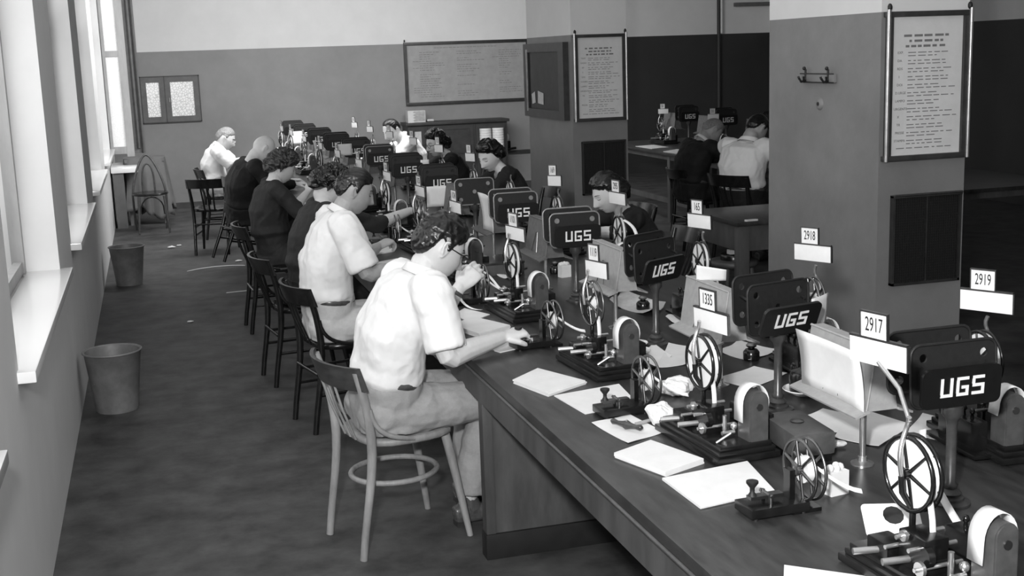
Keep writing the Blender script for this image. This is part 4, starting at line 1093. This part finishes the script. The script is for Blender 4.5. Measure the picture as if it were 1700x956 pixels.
def skull(d, fem=0.0):
    """surface point of the head for a unit direction d (x forward, y left, z up)"""
    ax, ay, az = .094, .074, .116
    k = 1 / sqrt((d.x / ax) ** 2 + (d.y / ay) ** 2 + (d.z / az) ** 2)
    p = d * k
    if p.z < -.01:
        t = min(1, (-p.z - .01) / .10)
        p.y *= 1 - .34 * t ** 1.3
        if p.x < 0: p.x *= 1 - .45 * t
        else: p.x *= 1 + .10 * t
    if p.x < 0: p.x *= 1 + .06 * sstep(-.03, .04, p.z)
    if p.x > 0:
        f = sstep(0, .045, p.x); y, z = p.y, p.z
        flatf = .003 * g2(z - .05, .03) * -1
        nose = 0
        if -.045 < z < .03:
            u = (.022 - z) / .052
            nose = (.006 + .025 * max(0, min(1, u)) ** 1.2) * (1 if z > -.031 else sstep(-.043, -.031, z)) * g2(y, .010 + .007 * max(0, min(1, u)))
            nose *= sstep(.032, .014, z)
        dx = nose + flatf
        dx += .0045 * g2(z - .031, .009) * g2(abs(y) - .022, .022)
        dx -= .0120 * g2(abs(y) - .030, .014) * g2(z - .012, .012)
        dx += .0040 * g2(abs(y) - .031, .011) * g2(z - .010, .008)
        dx += .0035 * g2(abs(y) - .038, .016) * g2(z + .022, .016)
        dx += .0065 * g2(y, .022) * g2(z + .062, .014) - .0035 * g2(y, .022) * g2(z + .0615, .0028)
        dx -= .0030 * g2(y, .02) * g2(z + .080, .007)
        dx += .0090 * g2(y, .020) * g2(z + .100, .015)
        p.x += f * dx
    return p
def head_mat(c, yaw, pitch, roll=0.0):
    """yaw: direction of the gaze in the plan, pitch: how far the face looks down"""
    return Matrix.Translation(c) @ Matrix.Rotation(yaw, 4, 'Z') @ Matrix.Rotation(pitch, 4, 'Y') @ Matrix.Rotation(roll, 4, 'X')
def add_head(mb, H, scale=1.0, seg=72, ear=True):
    vs = []; fs = []; rn = seg // 2 + 6
    for i in range(rn + 1):
        ph = pi * i / rn
        for k in range(seg):
            t = 2 * pi * k / seg
            p = skull(V((sin(ph) * cos(t), sin(ph) * sin(t), cos(ph)))) * scale
            vs.append(H @ p)
    for i in range(rn):
        for k in range(seg): fs.append((i * seg + k, (i + 1) * seg + k, (i + 1) * seg + (k + 1) % seg, i * seg + (k + 1) % seg))
    mb._add(vs, fs, True)
    if ear:
        for s in (-1, 1):
            pts = [V((-.012, s * .071, -.028)), V((-.004, s * .074, -.012)), V((.0, s * .077, .008)), V((-.010, s * .082, .026)), V((-.024, s * .084, .022)), V((-.026, s * .082, .002)), V((-.018, s * .077, -.018))]
            limb(mb, [H @ (p * scale) for p in pts], [.0065 * scale, .005 * scale, .005 * scale, .0055 * scale, .0055 * scale, .005 * scale, .0055 * scale], 8, sub=2)
            limb(mb, [H @ (V((-.006, s * .071, -.01)) * scale), H @ (V((-.014, s * .075, .012)) * scale)], [.009 * scale] * 2, 8, sub=2)
def hair_mesh(H, scale, style, rndseed=1):
    """hair as a shell that follows the skull; style: front, temple, ear, nape heights, thickness, curl"""
    st = dict(front=.064, temple=.03, nape=-.072, t=.012, curl=0.0, cs=45, top=1.0, part=0, bare=0.0, back=0.0, streak=.0, low=0.0)
    st.update(style)
    seg = 120; rn = 90; mb = MB(); vs = []; fs = []
    off = V((rndseed * 3.1, 0, 0))
    for i in range(rn + 1):
        ph = pi * i / rn
        for k in range(seg):
            t = 2 * pi * k / seg; d = V((sin(ph) * cos(t), sin(ph) * sin(t), cos(ph)))
            p = skull(d)
            x = p.x
            # hairline height as a function of x
            if x > .03: line = st['temple'] + (st['front'] - st['temple']) * sstep(.03, .082, x)
            elif x > -.002: line = -.012 + (st['temple'] + .012) * sstep(-.002, .03, x)
            elif x > -.034: line = st['low'] + .032 + (-.044 - st['low']) * sstep(-.034, -.002, x) if False else (.028 + (-.040) * sstep(-.034, -.002, x)) + st['low'] * sstep(-.002, -.02, x)
            else: line = st['nape'] + (.028 + st['low'] - st['nape']) * sstep(-.075, -.034, x)
            line += .005 * noise.noise(d * 9 + off) + .004 * noise.noise(d * 40 + off)
            m = sstep(-.006, .012, p.z - line)
            if st['bare']:
                m *= 1 - sstep(st['bare'], st['bare'] + .012, p.z) * sstep(-.06, -.03, x)
            th = st['t'] * (1 + .5 * (st['top'] - 1) * sstep(.02, .1, p.z)) + st['back'] * sstep(-.02, -.08, x) * sstep(.06, -.03, p.z)
            if st['curl']:
                q = p * st['cs']; q = q + V((noise.noise(q * .5 + off), noise.noise(q * .5 + off + V((5, 0, 0))), noise.noise(q * .5 + off + V((0, 7, 0))))) * .9
                nn = noise.noise(q + off) ; th += st['curl'] * (1 - abs(nn) * 2.2) + st['curl'] * .4 * noise.noise(q * 2.3)
            if st['streak']:
                th += st['streak'] * (noise.noise(V((p.y * 75, p.z * 45, x * 9)) + off) + .6 * noise.noise(V((p.y * 190, p.z * 100, x * 14)) + off)) 
            th *= .40 + .60 * sstep(.0, .035, p.z - line)
            r = m * th - (1 - m) * .006
            n = V((p.x / .094 ** 2, p.y / .074 ** 2, p.z / .116 ** 2)).normalized()
            vs.append(H @ ((p + n * r) * scale))
    for i in range(rn):
        for k in range(seg): fs.append((i * seg + k, (i + 1) * seg + k, (i + 1) * seg + (k + 1) % seg, i * seg + (k + 1) % seg))
    mb._add(vs, fs, True)
    return mb
def add_hand(mb, w, d, nrm, thumb_side, curl=.5, grip=None, sc1=1.0):
    """w wrist, d direction of the hand, nrm back of the hand, thumb_side +1/-1 across; curl 0 flat .. 1 fist"""
    d = V(d).normalized(); nrm = V(nrm); nrm = (nrm - d * nrm.dot(d)).normalized(); s = d.cross(nrm).normalized() * thumb_side
    k = sc1
    c = V(w)
    slab_loft(mb, [(c - d * .015 * k, .025 * k, .019 * k), (c + d * .01 * k, .028 * k, .018 * k), (c + d * .045 * k, .039 * k, .0155 * k), (c + d * .085 * k, .041 * k, .0135 * k), (c + d * .098 * k, .034 * k, .009 * k)], s, 16, 2.3)
    lens = [.076, .086, .079, .062]; 
    for i in range(4):
        o = (.030 - .0205 * i) * k
        p = c + d * (.088 - .004 * abs(i - 1.2)) * k + s * o
        cu = curl * (1 + .12 * i) if not isinstance(curl, (list, tuple)) else curl[i]
        L = lens[i] * k; a = 0.15 * cu; pts = [p - d * .02 * k, p]
        for seg_, (fl, bend) in enumerate(((.44, .75), (.31, 1.05), (.25, .7))):
            a += cu * bend
            p = p + (d * cos(a) - nrm * sin(a)) * L * fl + s * (.10 * L * fl * (1 - i * .6) * (1 - cu * .6)); pts.append(p)
        limb(mb, pts, [.0095 * k, .0092 * k, .0085 * k, .0078 * k, .0065 * k], 8, sub=2)
    # thumb from the side of the palm near its base
    p = c + d * .022 * k + s * .026 * k - nrm * .004 * k
    cu = curl if not isinstance(curl, (list, tuple)) else curl[0]
    p1 = p + (d * .72 + s * .62 - nrm * .25) .normalized() * .038 * k
    p2 = p1 + (d * .92 + s * (.35 - .5 * cu) - nrm * (.25 + .5 * cu)).normalized() * .032 * k
    p3 = p2 + (d * .95 - s * (.1 + .6 * cu) - nrm * (.15 + .5 * cu)).normalized() * .024 * k
    limb(mb, [p, p1, p2, p3], [.0145 * k, .0115 * k, .0095 * k, .0078 * k], 8, sub=2)
def person(label, c, yaw=0.0, pelvis=(0, 0), neck=(0, 0, 0), head=(0, 0, 0), hyaw=0.0, hpitch=0.5, hroll=0.0, hs=1.0,
           elbows=None, wrists=None, hands=None, knees=None, ankles=None, fem=False, shirt='shirt', sleeve='short', trousers='trouser_grey',
           skin='skin', hair=None, hairm='hair_black', vox=.006, cvox=None, bulk=1.0, collar=True, glasses=False, skirt=False, watch=None, tiem=None,
           pz=.56, legs=True, seed=1, belt=True, shoes=True, cat_group=None):
    """a seated person; every joint in world coordinates. Index 0 = camera-side (own right for the left row)"""
    t = thing('person', label, 'person', (c[0], c[1], 0), 0, cat_group)
    O = V((c[0], c[1], 0))
    L = lambda p: V(p) - O
    f = V((cos(yaw), sin(yaw), 0)); s = V((-sin(yaw), cos(yaw), 0))      # forward, own left
    P = L((pelvis[0], pelvis[1], pz)); N = L(neck); Hc = L(head)
    fb = .90 if fem else 1.0; fb *= bulk
    spine = N - P; up = V((0, 0, 1))
    # slumped back curve
    back = -f * (.055 if not fem else .045)
    S1 = P + spine * .30 + back * .8; S2 = P + spine * .58 + back * 1.1; S3 = P + spine * .84 + back * .55
    tdir = (N - S2).normalized()
    shn = N - tdir * .045
    SH = [shn - s * .178 * fb, shn + s * .178 * fb]
    HM = head_mat(Hc, hyaw, hpitch, hroll)
    body = MB(); sub = vox
    add_head(body, HM, hs)
    nb = HM @ (V((-.026, 0, -.075)) * hs)
    limb(body, [S3, N - tdir * .02, N + (nb - N) * .5, nb], [.07 * fb, .062 * fb, .056 * fb if not fem else .047, .054 * fb if not fem else .046], 16)
    slab_loft(body, [(P - up * .05, .14, .09), (P, .15, .10), (S1, .135 * fb, .095 * fb), (S2, .15 * fb, .10 * fb), (S3, .16 * fb, .085 * fb), (shn, .12 * fb, .06), (N, .06, .05)], s, 20)
    hips = [P - s * .085 - up * .0, P + s * .085 - up * .0]
    kn = [L(k) for k in knees] if knees else [P + f * .43 - s * .10 + up * (-.03), P + f * .43 + s * .10 + up * (-.03)]
    an = [L(k) for k in ankles] if ankles else [kn[0] - f * .05 + up * (.09 - kn[0].z), kn[1] - f * .02 + up * (.09 - kn[1].z)]
    EL = [L(e) for e in elbows]; WR = [L(w) for w in wrists]
    am = .9 if fem else 1.0
    for i in (0, 1):
        limb(body, [SH[i], SH[i].lerp(EL[i], .5), EL[i], EL[i].lerp(WR[i], .3), EL[i].lerp(WR[i], .7), WR[i]], [.044 * am, .044 * am, .040 * am, .043 * am, .034 * am, .026 * am], 12)
        limb(body, [hips[i], hips[i].lerp(kn[i], .5), kn[i], kn[i].lerp(an[i], .3), kn[i].lerp(an[i], .8), an[i]], [.075, .068, .052, .052, .04, .034], 12)
        hd = hands[i]
        if hd: add_hand(body, WR[i], hd[0], hd[1], hd[2], hd[3], sc1=(.93 if fem else 1.03))
        limb(body, [an[i], an[i] + f * .06 - up * .045, an[i] + f * .12 - up * .062], [.030, .020, .013], 10)
    me = remesh(body, vox, 2, .5)
    me.materials.append(M[skin])
    def face_pt(y, z, out=0.0):
        x = .08
        for _ in range(6):
            d = V((x, y, z)).normalized(); q = skull(d); x = x * (y / q.y if abs(q.y) > abs(q.z) and abs(q.y) > 1e-4 else (z / q.z if abs(q.z) > 1e-4 else 1)) if False else q.x
            y2 = y + (y - q.y) * 1.0; z2 = z + (z - q.z) * 1.0
        d = V((x, y, z)).normalized(); q = skull(d)
        for _ in range(8):
            d = V((d.x, d.y + (y - q.y) * 6, d.z + (z - q.z) * 6)).normalized(); q = skull(d)
        return HM @ (V((q.x + out, q.y, q.z)) * hs)
    for sy in (-1, 1):
        pts = [face_pt(sy * (.013 + .033 * k / 6), .029 + .006 * sin(pi * (.15 + .75 * k / 6)), -.0006) for k in range(7)]
        MB().tube(pts, [x * hs * (.75 if fem else 1.15) for x in (.0022, .003, .003, .0028, .0024, .002, .0012)], 8, flat=.8).build('eyebrow', 'brow', t)
        pts = [face_pt(sy * (.019 + .025 * k / 6), .0085 - .0045 * sin(pi * k / 6), -.0004) for k in range(7)]
        MB().tube(pts, [x * hs for x in (.0012, .0018, .0022, .0022, .0022, .0018, .001)], 8).build('eyelashes', 'brow', t)
        pts = [face_pt(sy * (.020 + .022 * k / 4), .0155 + .002 * sin(pi * k / 4), -.0008) for k in range(5)]
        MB().tube(pts, .0011 * hs, 6).build('eyelid_crease', 'lid', t)
    for zz, rr in ((-.0585, .0026), (-.0655, .0032)):
        pts = [face_pt(-.022 + .044 * k / 8, zz + (.0035 if zz < -.06 else -.003) * ((k - 4) / 4) ** 2, -.0012) for k in range(9)]
        MB().tube(pts, [rr * hs * (1.05 if fem else .7) * (1 - .75 * abs((k - 4) / 4) ** 2) for k in range(9)], 8).build('lip', 'lip' if fem else 'lid', t)
    b = bpy.data.objects.new('body', me); COL.objects.link(b); b.parent = t
    # hair
    if hair:
        hm = hair_mesh(HM, hs, hair, seed).mesh('hair', hairm); o = bpy.data.objects.new('hair', hm); COL.objects.link(o); o.parent = t
    cv = cvox or max(vox, .006)
    off = V((seed * 7.3, 0, 0))
    def folds(amp, ax=None):
        def fn(co, n):
            q = co * 7 + off; w = V((noise.noise(q), noise.noise(q + V((9, 0, 0))), noise.noise(q + V((0, 9, 0))))) * .8
            r = 1 - abs(noise.noise(V((co.x * 9, co.y * 9, co.z * 5)) + w + off)) * 3
            return amp * (max(r, -.5) * .7 + .8 * noise.noise(co * 14 + w + off) + .25 * noise.noise(co * 40 + off))
        return fn
    # shirt or dress top
    mb = MB(); e = .016
    low = P - up * .04 + f * .0
    slab_loft(mb, ([(low - up * .01, .168 * fb, .118 * fb)] if skirt else []) + [(P + spine * .235 + back * .6, .158 * fb, .120 * fb), (P + spine * .29 + back * .75, .178 * fb, .138 * fb), (S1 + spine * .09, .170 * fb, .130 * fb), (S2, .182 * fb, .130 * fb), (S3 + tdir * .0, .192 * fb, .112 * fb), (shn + tdir * .012, .155 * fb, .078), (N - tdir * .012, .080, .068), (N + tdir * (.004 if collar else -.004), .062, .060)], s, 24)
    for i in (0, 1):
        ud = EL[i] - SH[i]; fd = WR[i] - EL[i]
        if sleeve == 'short':
            limb(mb, [SH[i] + (s if i == 0 else -s) * .06, SH[i] - (EL[i] - SH[i]).normalized() * .005, SH[i].lerp(EL[i], .35), SH[i].lerp(EL[i], .90)], [.076 * am, .080 * am, .079 * am, .078 * am], 16, open_end=True)
        else:
            k = .96 if sleeve == 'long' else .22
            limb(mb, [SH[i] + (s if i == 0 else -s) * .06, SH[i], SH[i].lerp(EL[i], .4), EL[i], EL[i].lerp(WR[i], k * .5), EL[i].lerp(WR[i], k)], [.068 * am, .072 * am, .066 * am, .058 * am, .052 * am, (.040 if sleeve == 'long' else .047) * am], 14, open_end=True)
    sm = remesh(mb, cv, 9, .5, folds(.0065 if shirt == 'shirt' else .006))
    if fem:
        bb = bmesh.new(); bb.from_mesh(sm); kill = []
        for fc in bb.faces:
            r = fc.calc_center_median() - N; z = r.z; lat = abs(r.dot(s)); fw = r.dot(f)
            if fw > .015 and -.13 < z < .06 and lat < .062 * (z + .13) / .13 + .004: kill.append(fc)
        bmesh.ops.delete(bb, geom=kill, context='FACES'); bb.to_mesh(sm); bb.free()
    sm.materials.append(M[shirt]); o = bpy.data.objects.new('shirt' if shirt == 'shirt' else ('dress_top' if fem else 'jacket'), sm); COL.objects.link(o); o.parent = t
    if collar:
        mb = MB(); pts = []
        nd = (nb - N).normalized(); cc = N + nd * .022
        ax1 = s; ax2 = nd.cross(s).normalized()
        if ax2.dot(f) < 0: ax2 = -ax2
        vs = []; fs = []; n = 22
        for k in range(n + 1):
            a = rad(38) + (2 * pi - rad(76)) * k / n
            dr = ax2 * cos(a) + ax1 * sin(a); fr = .5 + .5 * cos(a)
            h = .020 + .004 * fr
            for (r, z) in ((.063, .0 - .014 * fr), (.0605, h - .012 * fr), (.0635, h + .001 - .012 * fr), (.079 + .01 * fr, -.012 - .028 * fr)): vs.append(cc + dr * r * (fb if not fem else .88) + nd * z)
        for k in range(n):
            for j in range(3): fs.append((k * 4 + j, k * 4 + j + 1, (k + 1) * 4 + j + 1, (k + 1) * 4 + j))
        mb._add(vs, fs, True); co = mb.build('collar', 'shirt', t); thick(co, .003)
    # trousers / skirt
    mb = MB()
    if skirt:
        slab_loft(mb, [(P + spine * .10 + back * .3, .155, .115), (P - up * .02 - f * .01, .19, .135), (P - up * .04 + f * .16, .20, .105), (kn[0].lerp(kn[1], .5), .17, .085)], s, 22)
        slab_loft(mb, [(P - up * .01, .19, .15), (P - up * .075, .195, .165)], s, 22)
        slab_loft(mb, [(kn[0].lerp(kn[1], .5) - f * .02, .17, .085), (kn[0].lerp(kn[1], .5) - up * .2, .17, .10)], s, 22)
    else:
        slab_loft(mb, [(P + spine * .275 + back * .70, .168 * fb, .130 * fb), (P + spine * .24 + back * .62, .174 * fb, .135 * fb), (P + spine * .1 + back * .3, .172 * fb, .132 * fb), (P, .176 * fb, .132 * fb), (P - up * .075, .175 * fb, .13)], s, 22)
        for i in (0, 1):
            si = -s if i == 0 else s
            limb(mb, [hips[i] - f * .04, hips[i].lerp(kn[i], .35) + up * .005, kn[i], kn[i].lerp(an[i], .35), kn[i].lerp(an[i], .86)], [.100, .094, .074, .071, .073], 16, open_end=True)
    tm = remesh(mb, cv, 3, .5, folds(.006)); tm.materials.append(M[trousers]); o = bpy.data.objects.new('skirt' if skirt else 'trousers', tm); COL.objects.link(o); o.parent = t
    if belt and not skirt:
        mb = MB(); q = P + spine * .235 + back * .60; sd = s; dn = spine.normalized().cross(s)
        mb.tube([q + s * .177 * fb * cos(2 * pi * k / 28) + dn * .139 * fb * sin(2 * pi * k / 28) for k in range(28)], .013, 8, closed=True, flat=.35, up=spine); mb.build('belt', 'leather', t)
    if shoes:
        for i in (0, 1):
            a = an[i]; mb = MB(); fl = V((0, 0, -a.z))
            q = a + fl
            slab_loft(mb, [(q - f * .060 + up * .045, .030, .038), (q - f * .03 + up * .05, .034, .045), (q + f * .03 + up * .048, .037, .044), (q + f * .09 + up * .036, .043, .030), (q + f * .15 + up * .028, .043, .022), (q + f * .195 + up * .022, .030, .015)], s, 16)
            limb(mb, [a, q + up * .06], [.036, .040], 12)
            sh = remesh(mb, .006, 2); sh.materials.append(M['leather']); o = bpy.data.objects.new('shoe', sh); COL.objects.link(o); o.parent = t
            so = MB(); so.prism([(.80 * u, .80 * w) for (u, w) in [(-.062, -.03), (-.02, -.036), (.03, -.034), (.10, -.045), (.16, -.042), (.205, -.02), (.205, .02), (.16, .042), (.10, .045), (.03, .034), (-.02, .036), (-.062, .03)]], .010, Matrix.Translation(q + up * .001) @ RZ(yaw))
            so.box(q - f * .032 + up * .010, (.050, .050, .020), rz=yaw); so.build('sole', 'sole', o)
            mb = MB()
            for k in range(5):
                c1 = q + f * (.035 + .018 * k) + up * (.088 - .011 * k)
                mb.tube([c1 - s * .018, c1 + up * .004, c1 + s * .018], .002, 5)
            if vox < .005: mb.build('laces', 'holder_grey', o)
            else: mb.bm.free()
            MB().tube([a + up * .15, a + up * .02, a + f * .02 - up * .03], [.043, .041, .040], 14).build('sock', 'sock', t)
    if glasses:
        mb = MB()
        for sy in (-1, 1):
            mb.tube([HM @ (V((.101, sy * .031 + .021 * cos(2 * pi * k / 16), .008 + .017 * sin(2 * pi * k / 16))) * hs) for k in range(16)], .0022, 6, closed=True)
            mb.tube([HM @ (V((.100, sy * .052, .012)) * hs), HM @ (V((.05, sy * .080, .010)) * hs), HM @ (V((-.012, sy * .084, .012)) * hs)], .0024, 6)
        mb.tube([HM @ (V((.103, -.010, .012)) * hs), HM @ (V((.105, 0, .015)) * hs), HM @ (V((.103, .010, .012)) * hs)], .002, 6)
        mb.build('glasses', 'ink' if glasses != 'metal' else 'steel', t)
    if watch is not None:
        w = WR[watch].lerp(EL[watch], .16); d = (WR[watch] - EL[watch]).normalized(); a = d.orthogonal().normalized(); b2 = d.cross(a)
        mb = MB(); mb.tube([w + (a * cos(2 * pi * k / 20) + b2 * sin(2 * pi * k / 20)) * .0305 for k in range(20)], .009, 8, closed=True, flat=.3, up=d); o = mb.build('wristwatch', 'watch_leather', t)
        v = V((0, -.6, 1)); v = (v - d * v.dot(d)).normalized(); MB().cyl(w + v * .029, w + v * .037, .015, 16).build('watch_case', 'steel', o)
    if tiem:
        mb = MB(); q = N + f * .052 + up * .0; mb.prism([(-.018, .0), (.018, 0), (.012, -.02), (.022, -.2), (0, -.23), (-.022, -.2), (-.012, -.02)], .01, Matrix.Translation(q) @ RZ(yaw + pi / 2) @ RX(.25) @ FACE); mb.build('tie', tiem, t)
    return t
mk('watch_leather', 0.05, 0.5); mk('lid', 0.14, 0.5)
CURLY = dict(t=.022, curl=.014, cs=48, nape=-.095, temple=.02, front=.052, low=-.055, back=.022, top=1.2)

# nearest man: white short-sleeved shirt, grey trousers
person('man in white short-sleeved shirt nearest the camera, on the pale chair', (.83, 4.66), yaw=rad(8), pelvis=(.80, 4.66), pz=.555,
       neck=(.950, 4.58, 1.075), head=(1.028, 4.60, 1.172), hyaw=rad(14), hpitch=rad(32), hs=1.07, vox=.0042, cvox=.006,
       elbows=[(.985, 4.335, .810), (1.08, 4.90, .83)], wrists=[(1.235, 4.48, .825), (1.175, 4.90, .955)],
       hands=[((.9, .22, .12), (-.1, -.25, 1), 1, .85), ((.72, .1, .62), (-.45, -.85, .25), -1, .55)],
       knees=[(1.20, 4.62, .53), (1.21, 4.86, .53)], ankles=[(1.125, 4.71, .095), (1.19, 4.98, .095)],
       hair=dict(t=.011, curl=.005, cs=40, streak=.004, nape=-.064, temple=.035, top=2.6), hairm='hair_black', trousers='trouser_grey', watch=1, glasses=True, seed=2)
# second man
person('man in white shirt with slicked hair, second from the camera', (.84, 6.38), yaw=rad(4), pelvis=(.83, 6.38), pz=.545,
       neck=(.905, 6.34, 1.11), head=(.985, 6.35, 1.225), hyaw=rad(2), hpitch=rad(22), vox=.0045, cvox=.007,
       elbows=[(.99, 6.12, .835), (1.06, 6.62, .84)], wrists=[(1.24, 6.22, .825), (1.17, 6.80, .86)],
       hands=[((.95, .15, .02), (0, -.2, 1), 1, .5), ((.8, .45, .25), (-.25, -.3, 1), -1, .7)],
       hair=dict(t=.011, streak=.006, nape=-.05, temple=.05, front=.066, top=1.6), hairm='hair_black', trousers='trouser_light', skin='skin_tan', seed=4)
# third: curly hair, dark sleeve, mostly hidden
person('curly-haired woman in dark sleeves reaching across the desk behind the second man', (.86, 7.42), yaw=rad(5), pelvis=(.84, 7.42), pz=.545, fem=True, bulk=1.05,
       neck=(.97, 7.44, 1.055), head=(1.02, 7.47, 1.15), hyaw=rad(5), hpitch=rad(38), vox=.007,
       elbows=[(1.27, 7.40, .905), (1.14, 7.70, .88)], wrists=[(1.54, 7.66, .945), (1.34, 7.78, .86)],
       hands=[((.95, .3, -.15), (0, -.3, 1), 1, .25), ((.95, -.1, 0), (0, 0, 1), -1, .4)],
       hair=CURLY, hairm='hair_black', shirt='cloth_dark', sleeve='three', trousers='cloth_black', skirt=True, collar=False, seed=6, belt=False)
# fourth: woman in dark dress
person('woman with short curly hair in a dark dress, third head along the left side', (.80, 9.0), yaw=rad(3), pelvis=(.80, 9.0), pz=.55, fem=True, bulk=1.12,
       neck=(.825, 9.02, 1.055), head=(.895, 9.06, 1.150), hyaw=rad(10), hpitch=rad(28), vox=.006,
       elbows=[(.99, 8.80, .815), (.99, 9.25, .83)], wrists=[(1.15, 9.05, .815), (1.10, 9.36, .93)],
       hands=[((.9, .35, 0), (0, 0, 1), 1, .35), ((.4, .2, .6), (-.6, -.7, .3), -1, .6)],
       hair=CURLY, hairm='hair_brown', shirt='cloth_dark', sleeve='three', trousers='cloth_dark', skirt=True, collar=False, seed=8, belt=False)
# fifth: bald man in a dark suit
person('bald man in a dark suit beyond the woman in the dark dress', (.75, 11.35), yaw=rad(10), pelvis=(.74, 11.35), pz=.55,
       neck=(.845, 11.2, 1.04), head=(.945, 11.15, 1.145), hyaw=rad(15), hpitch=rad(42), vox=.007, bulk=1.08, hs=1.06,
       elbows=[(.98, 11.0, .83), (.98, 11.55, .83)], wrists=[(1.2, 11.15, .82), (1.2, 11.5, .82)],
       hands=[((.95, .1, 0), (0, 0, 1), 1, .5), ((.95, -.1, 0), (0, 0, 1), -1, .5)],
       hair=dict(t=.003, bare=.0, front=.2, temple=.2, nape=-.06, curl=0) if False else None, shirt='cloth_black', sleeve='long', trousers='cloth_black', skin='skin_pale', seed=10, collar=False)
# sixth: farthest man
person('grey-haired man with glasses in a white shirt, farthest on the left side', (.68, 14.0), yaw=rad(0), pelvis=(.66, 14.0), pz=.545,
       neck=(.705, 14.0, 1.0), head=(.785, 14.0, 1.085), hyaw=rad(-5), hpitch=rad(28), vox=.008, hs=1.08,
       elbows=[(.84, 13.8, .80), (.86, 14.25, .81)], wrists=[(1.08, 13.95, .83), (1.1, 14.2, .83)],
       hands=[((.95, .1, 0), (0, 0, 1), 1, .5), ((.95, -.1, 0), (0, 0, 1), -1, .5)],
       hair=dict(t=.008, nape=-.06, temple=.05, front=.075, streak=.003), hairm='hair_grey', trousers='trouser_grey', skin='skin', glasses='metal', seed=12)
# right side of the desk, facing the left side
def rightp(label, x, y, hz, **k):
    a = dict(yaw=pi, pelvis=(x + .22, y), neck=(x + .09, y, hz - .105), head=(x, y, hz), hyaw=pi, hpitch=rad(38), vox=.0075,
             elbows=[(x - .02, y + .24, .83), (x - .02, y - .24, .83)], wrists=[(x - .27, y + .12, .82), (x - .27, y - .12, .82)],
             hands=[((-.95, -.1, 0), (0, 0, 1), 1, .5), ((-.95, .1, 0), (0, 0, 1), -1, .5)], pz=.55)
    a.update(k)
    return person(label, (x + .2, y), **a)
rightp('balding man in a white shirt bending over the far side of the desk', 2.53, 13.4, 1.12, vox=.005, bulk=1.12, hair=dict(t=.010, nape=-.06, temple=.075, front=.098, streak=.003), hairm='hair_black', hyaw=pi + rad(28), hpitch=rad(30), hs=1.08, neck=(2.66, 13.42, 1.02), trousers='cloth_black', seed=14)
rightp('woman with glasses and dark hair, right side of the desk', 2.66, 11.8, 1.065, vox=.005, hair=dict(t=.020, curl=.010, cs=36, nape=-.10, temple=.045, front=.068, low=-.06, back=.03, top=1.3), hairm='hair_black', shirt='cloth_black', sleeve='long', trousers='cloth_black', skirt=True, fem=True, collar=False, glasses=True, hyaw=pi + rad(20), hpitch=rad(15), hs=1.08, seed=16, belt=False,
       wrists=[(2.40, 11.9, .82), (2.36, 11.5, .82)])
rightp('wavy-haired woman in a dark dress looking down before the cabinet', 2.68, 9.9, 1.07, vox=.0048, hair=dict(t=.018, curl=.012, cs=30, nape=-.09, temple=.05, front=.074, low=-.05, back=.025, top=1.4), hairm='hair_black', shirt='cloth_dark', sleeve='three', trousers='cloth_dark', skirt=True, fem=True, collar=False, hyaw=pi + rad(30), hpitch=rad(28), hs=1.08, skin='skin_pale', seed=18, belt=False)
rightp('young woman with dark hair in a black dress beside the middle pillar', 2.665, 7.1, 1.035, hair=dict(t=.020, curl=.006, cs=18, streak=.006, nape=-.105, temple=.048, front=.072, low=-.06, back=.03, top=1.3), hairm='hair_black', shirt='cloth_black', sleeve='three', trousers='cloth_black', skirt=True, fem=True, collar=False, hyaw=pi + rad(4), hpitch=rad(26), hs=1.02, skin='skin', seed=20, belt=False, vox=.0042)
# the two in the alcove
person('grey-haired man in a dark suit in the alcove', (4.95, 10.8), yaw=rad(10), pelvis=(4.9, 10.8), pz=.55, neck=(4.99, 10.75, 1.02), head=(5.11, 10.78, 1.115), hyaw=rad(0), hpitch=rad(45), vox=.0075, hs=1.04, bulk=1.1,
       elbows=[(5.2, 10.5, .85), (5.2, 11.0, .85)], wrists=[(5.45, 10.65, .84), (5.45, 10.95, .84)], hands=[((.95, .1, 0), (0, 0, 1), 1, .5), ((.95, -.1, 0), (0, 0, 1), -1, .5)],
       hair=dict(t=.008, nape=-.06, temple=.05, front=.07), hairm='hair_grey', shirt='cloth_black', sleeve='long', trousers='cloth_black', skin='skin_tan', seed=22)
person('man in a white shirt seen from behind in the alcove', (4.86, 9.6), yaw=rad(28), pelvis=(4.84, 9.6), pz=.58, neck=(4.895, 9.62, 1.09), head=(4.985, 9.63, 1.195), hyaw=rad(20), hpitch=rad(40), vox=.0075, hs=1.04, bulk=1.16,
       elbows=[(5.2, 9.38, .87), (5.05, 9.95, .87)], wrists=[(5.42, 9.5, .83), (5.35, 9.95, .83)], hands=[((.95, .1, 0), (0, 0, 1), 1, .5), ((.95, -.1, 0), (0, 0, 1), -1, .5)],
       hair=dict(t=.014, nape=-.055, temple=.04, front=.062, streak=.003, top=1.3), hairm='hair_black', trousers='cloth_black', skin='skin_tan', seed=24)
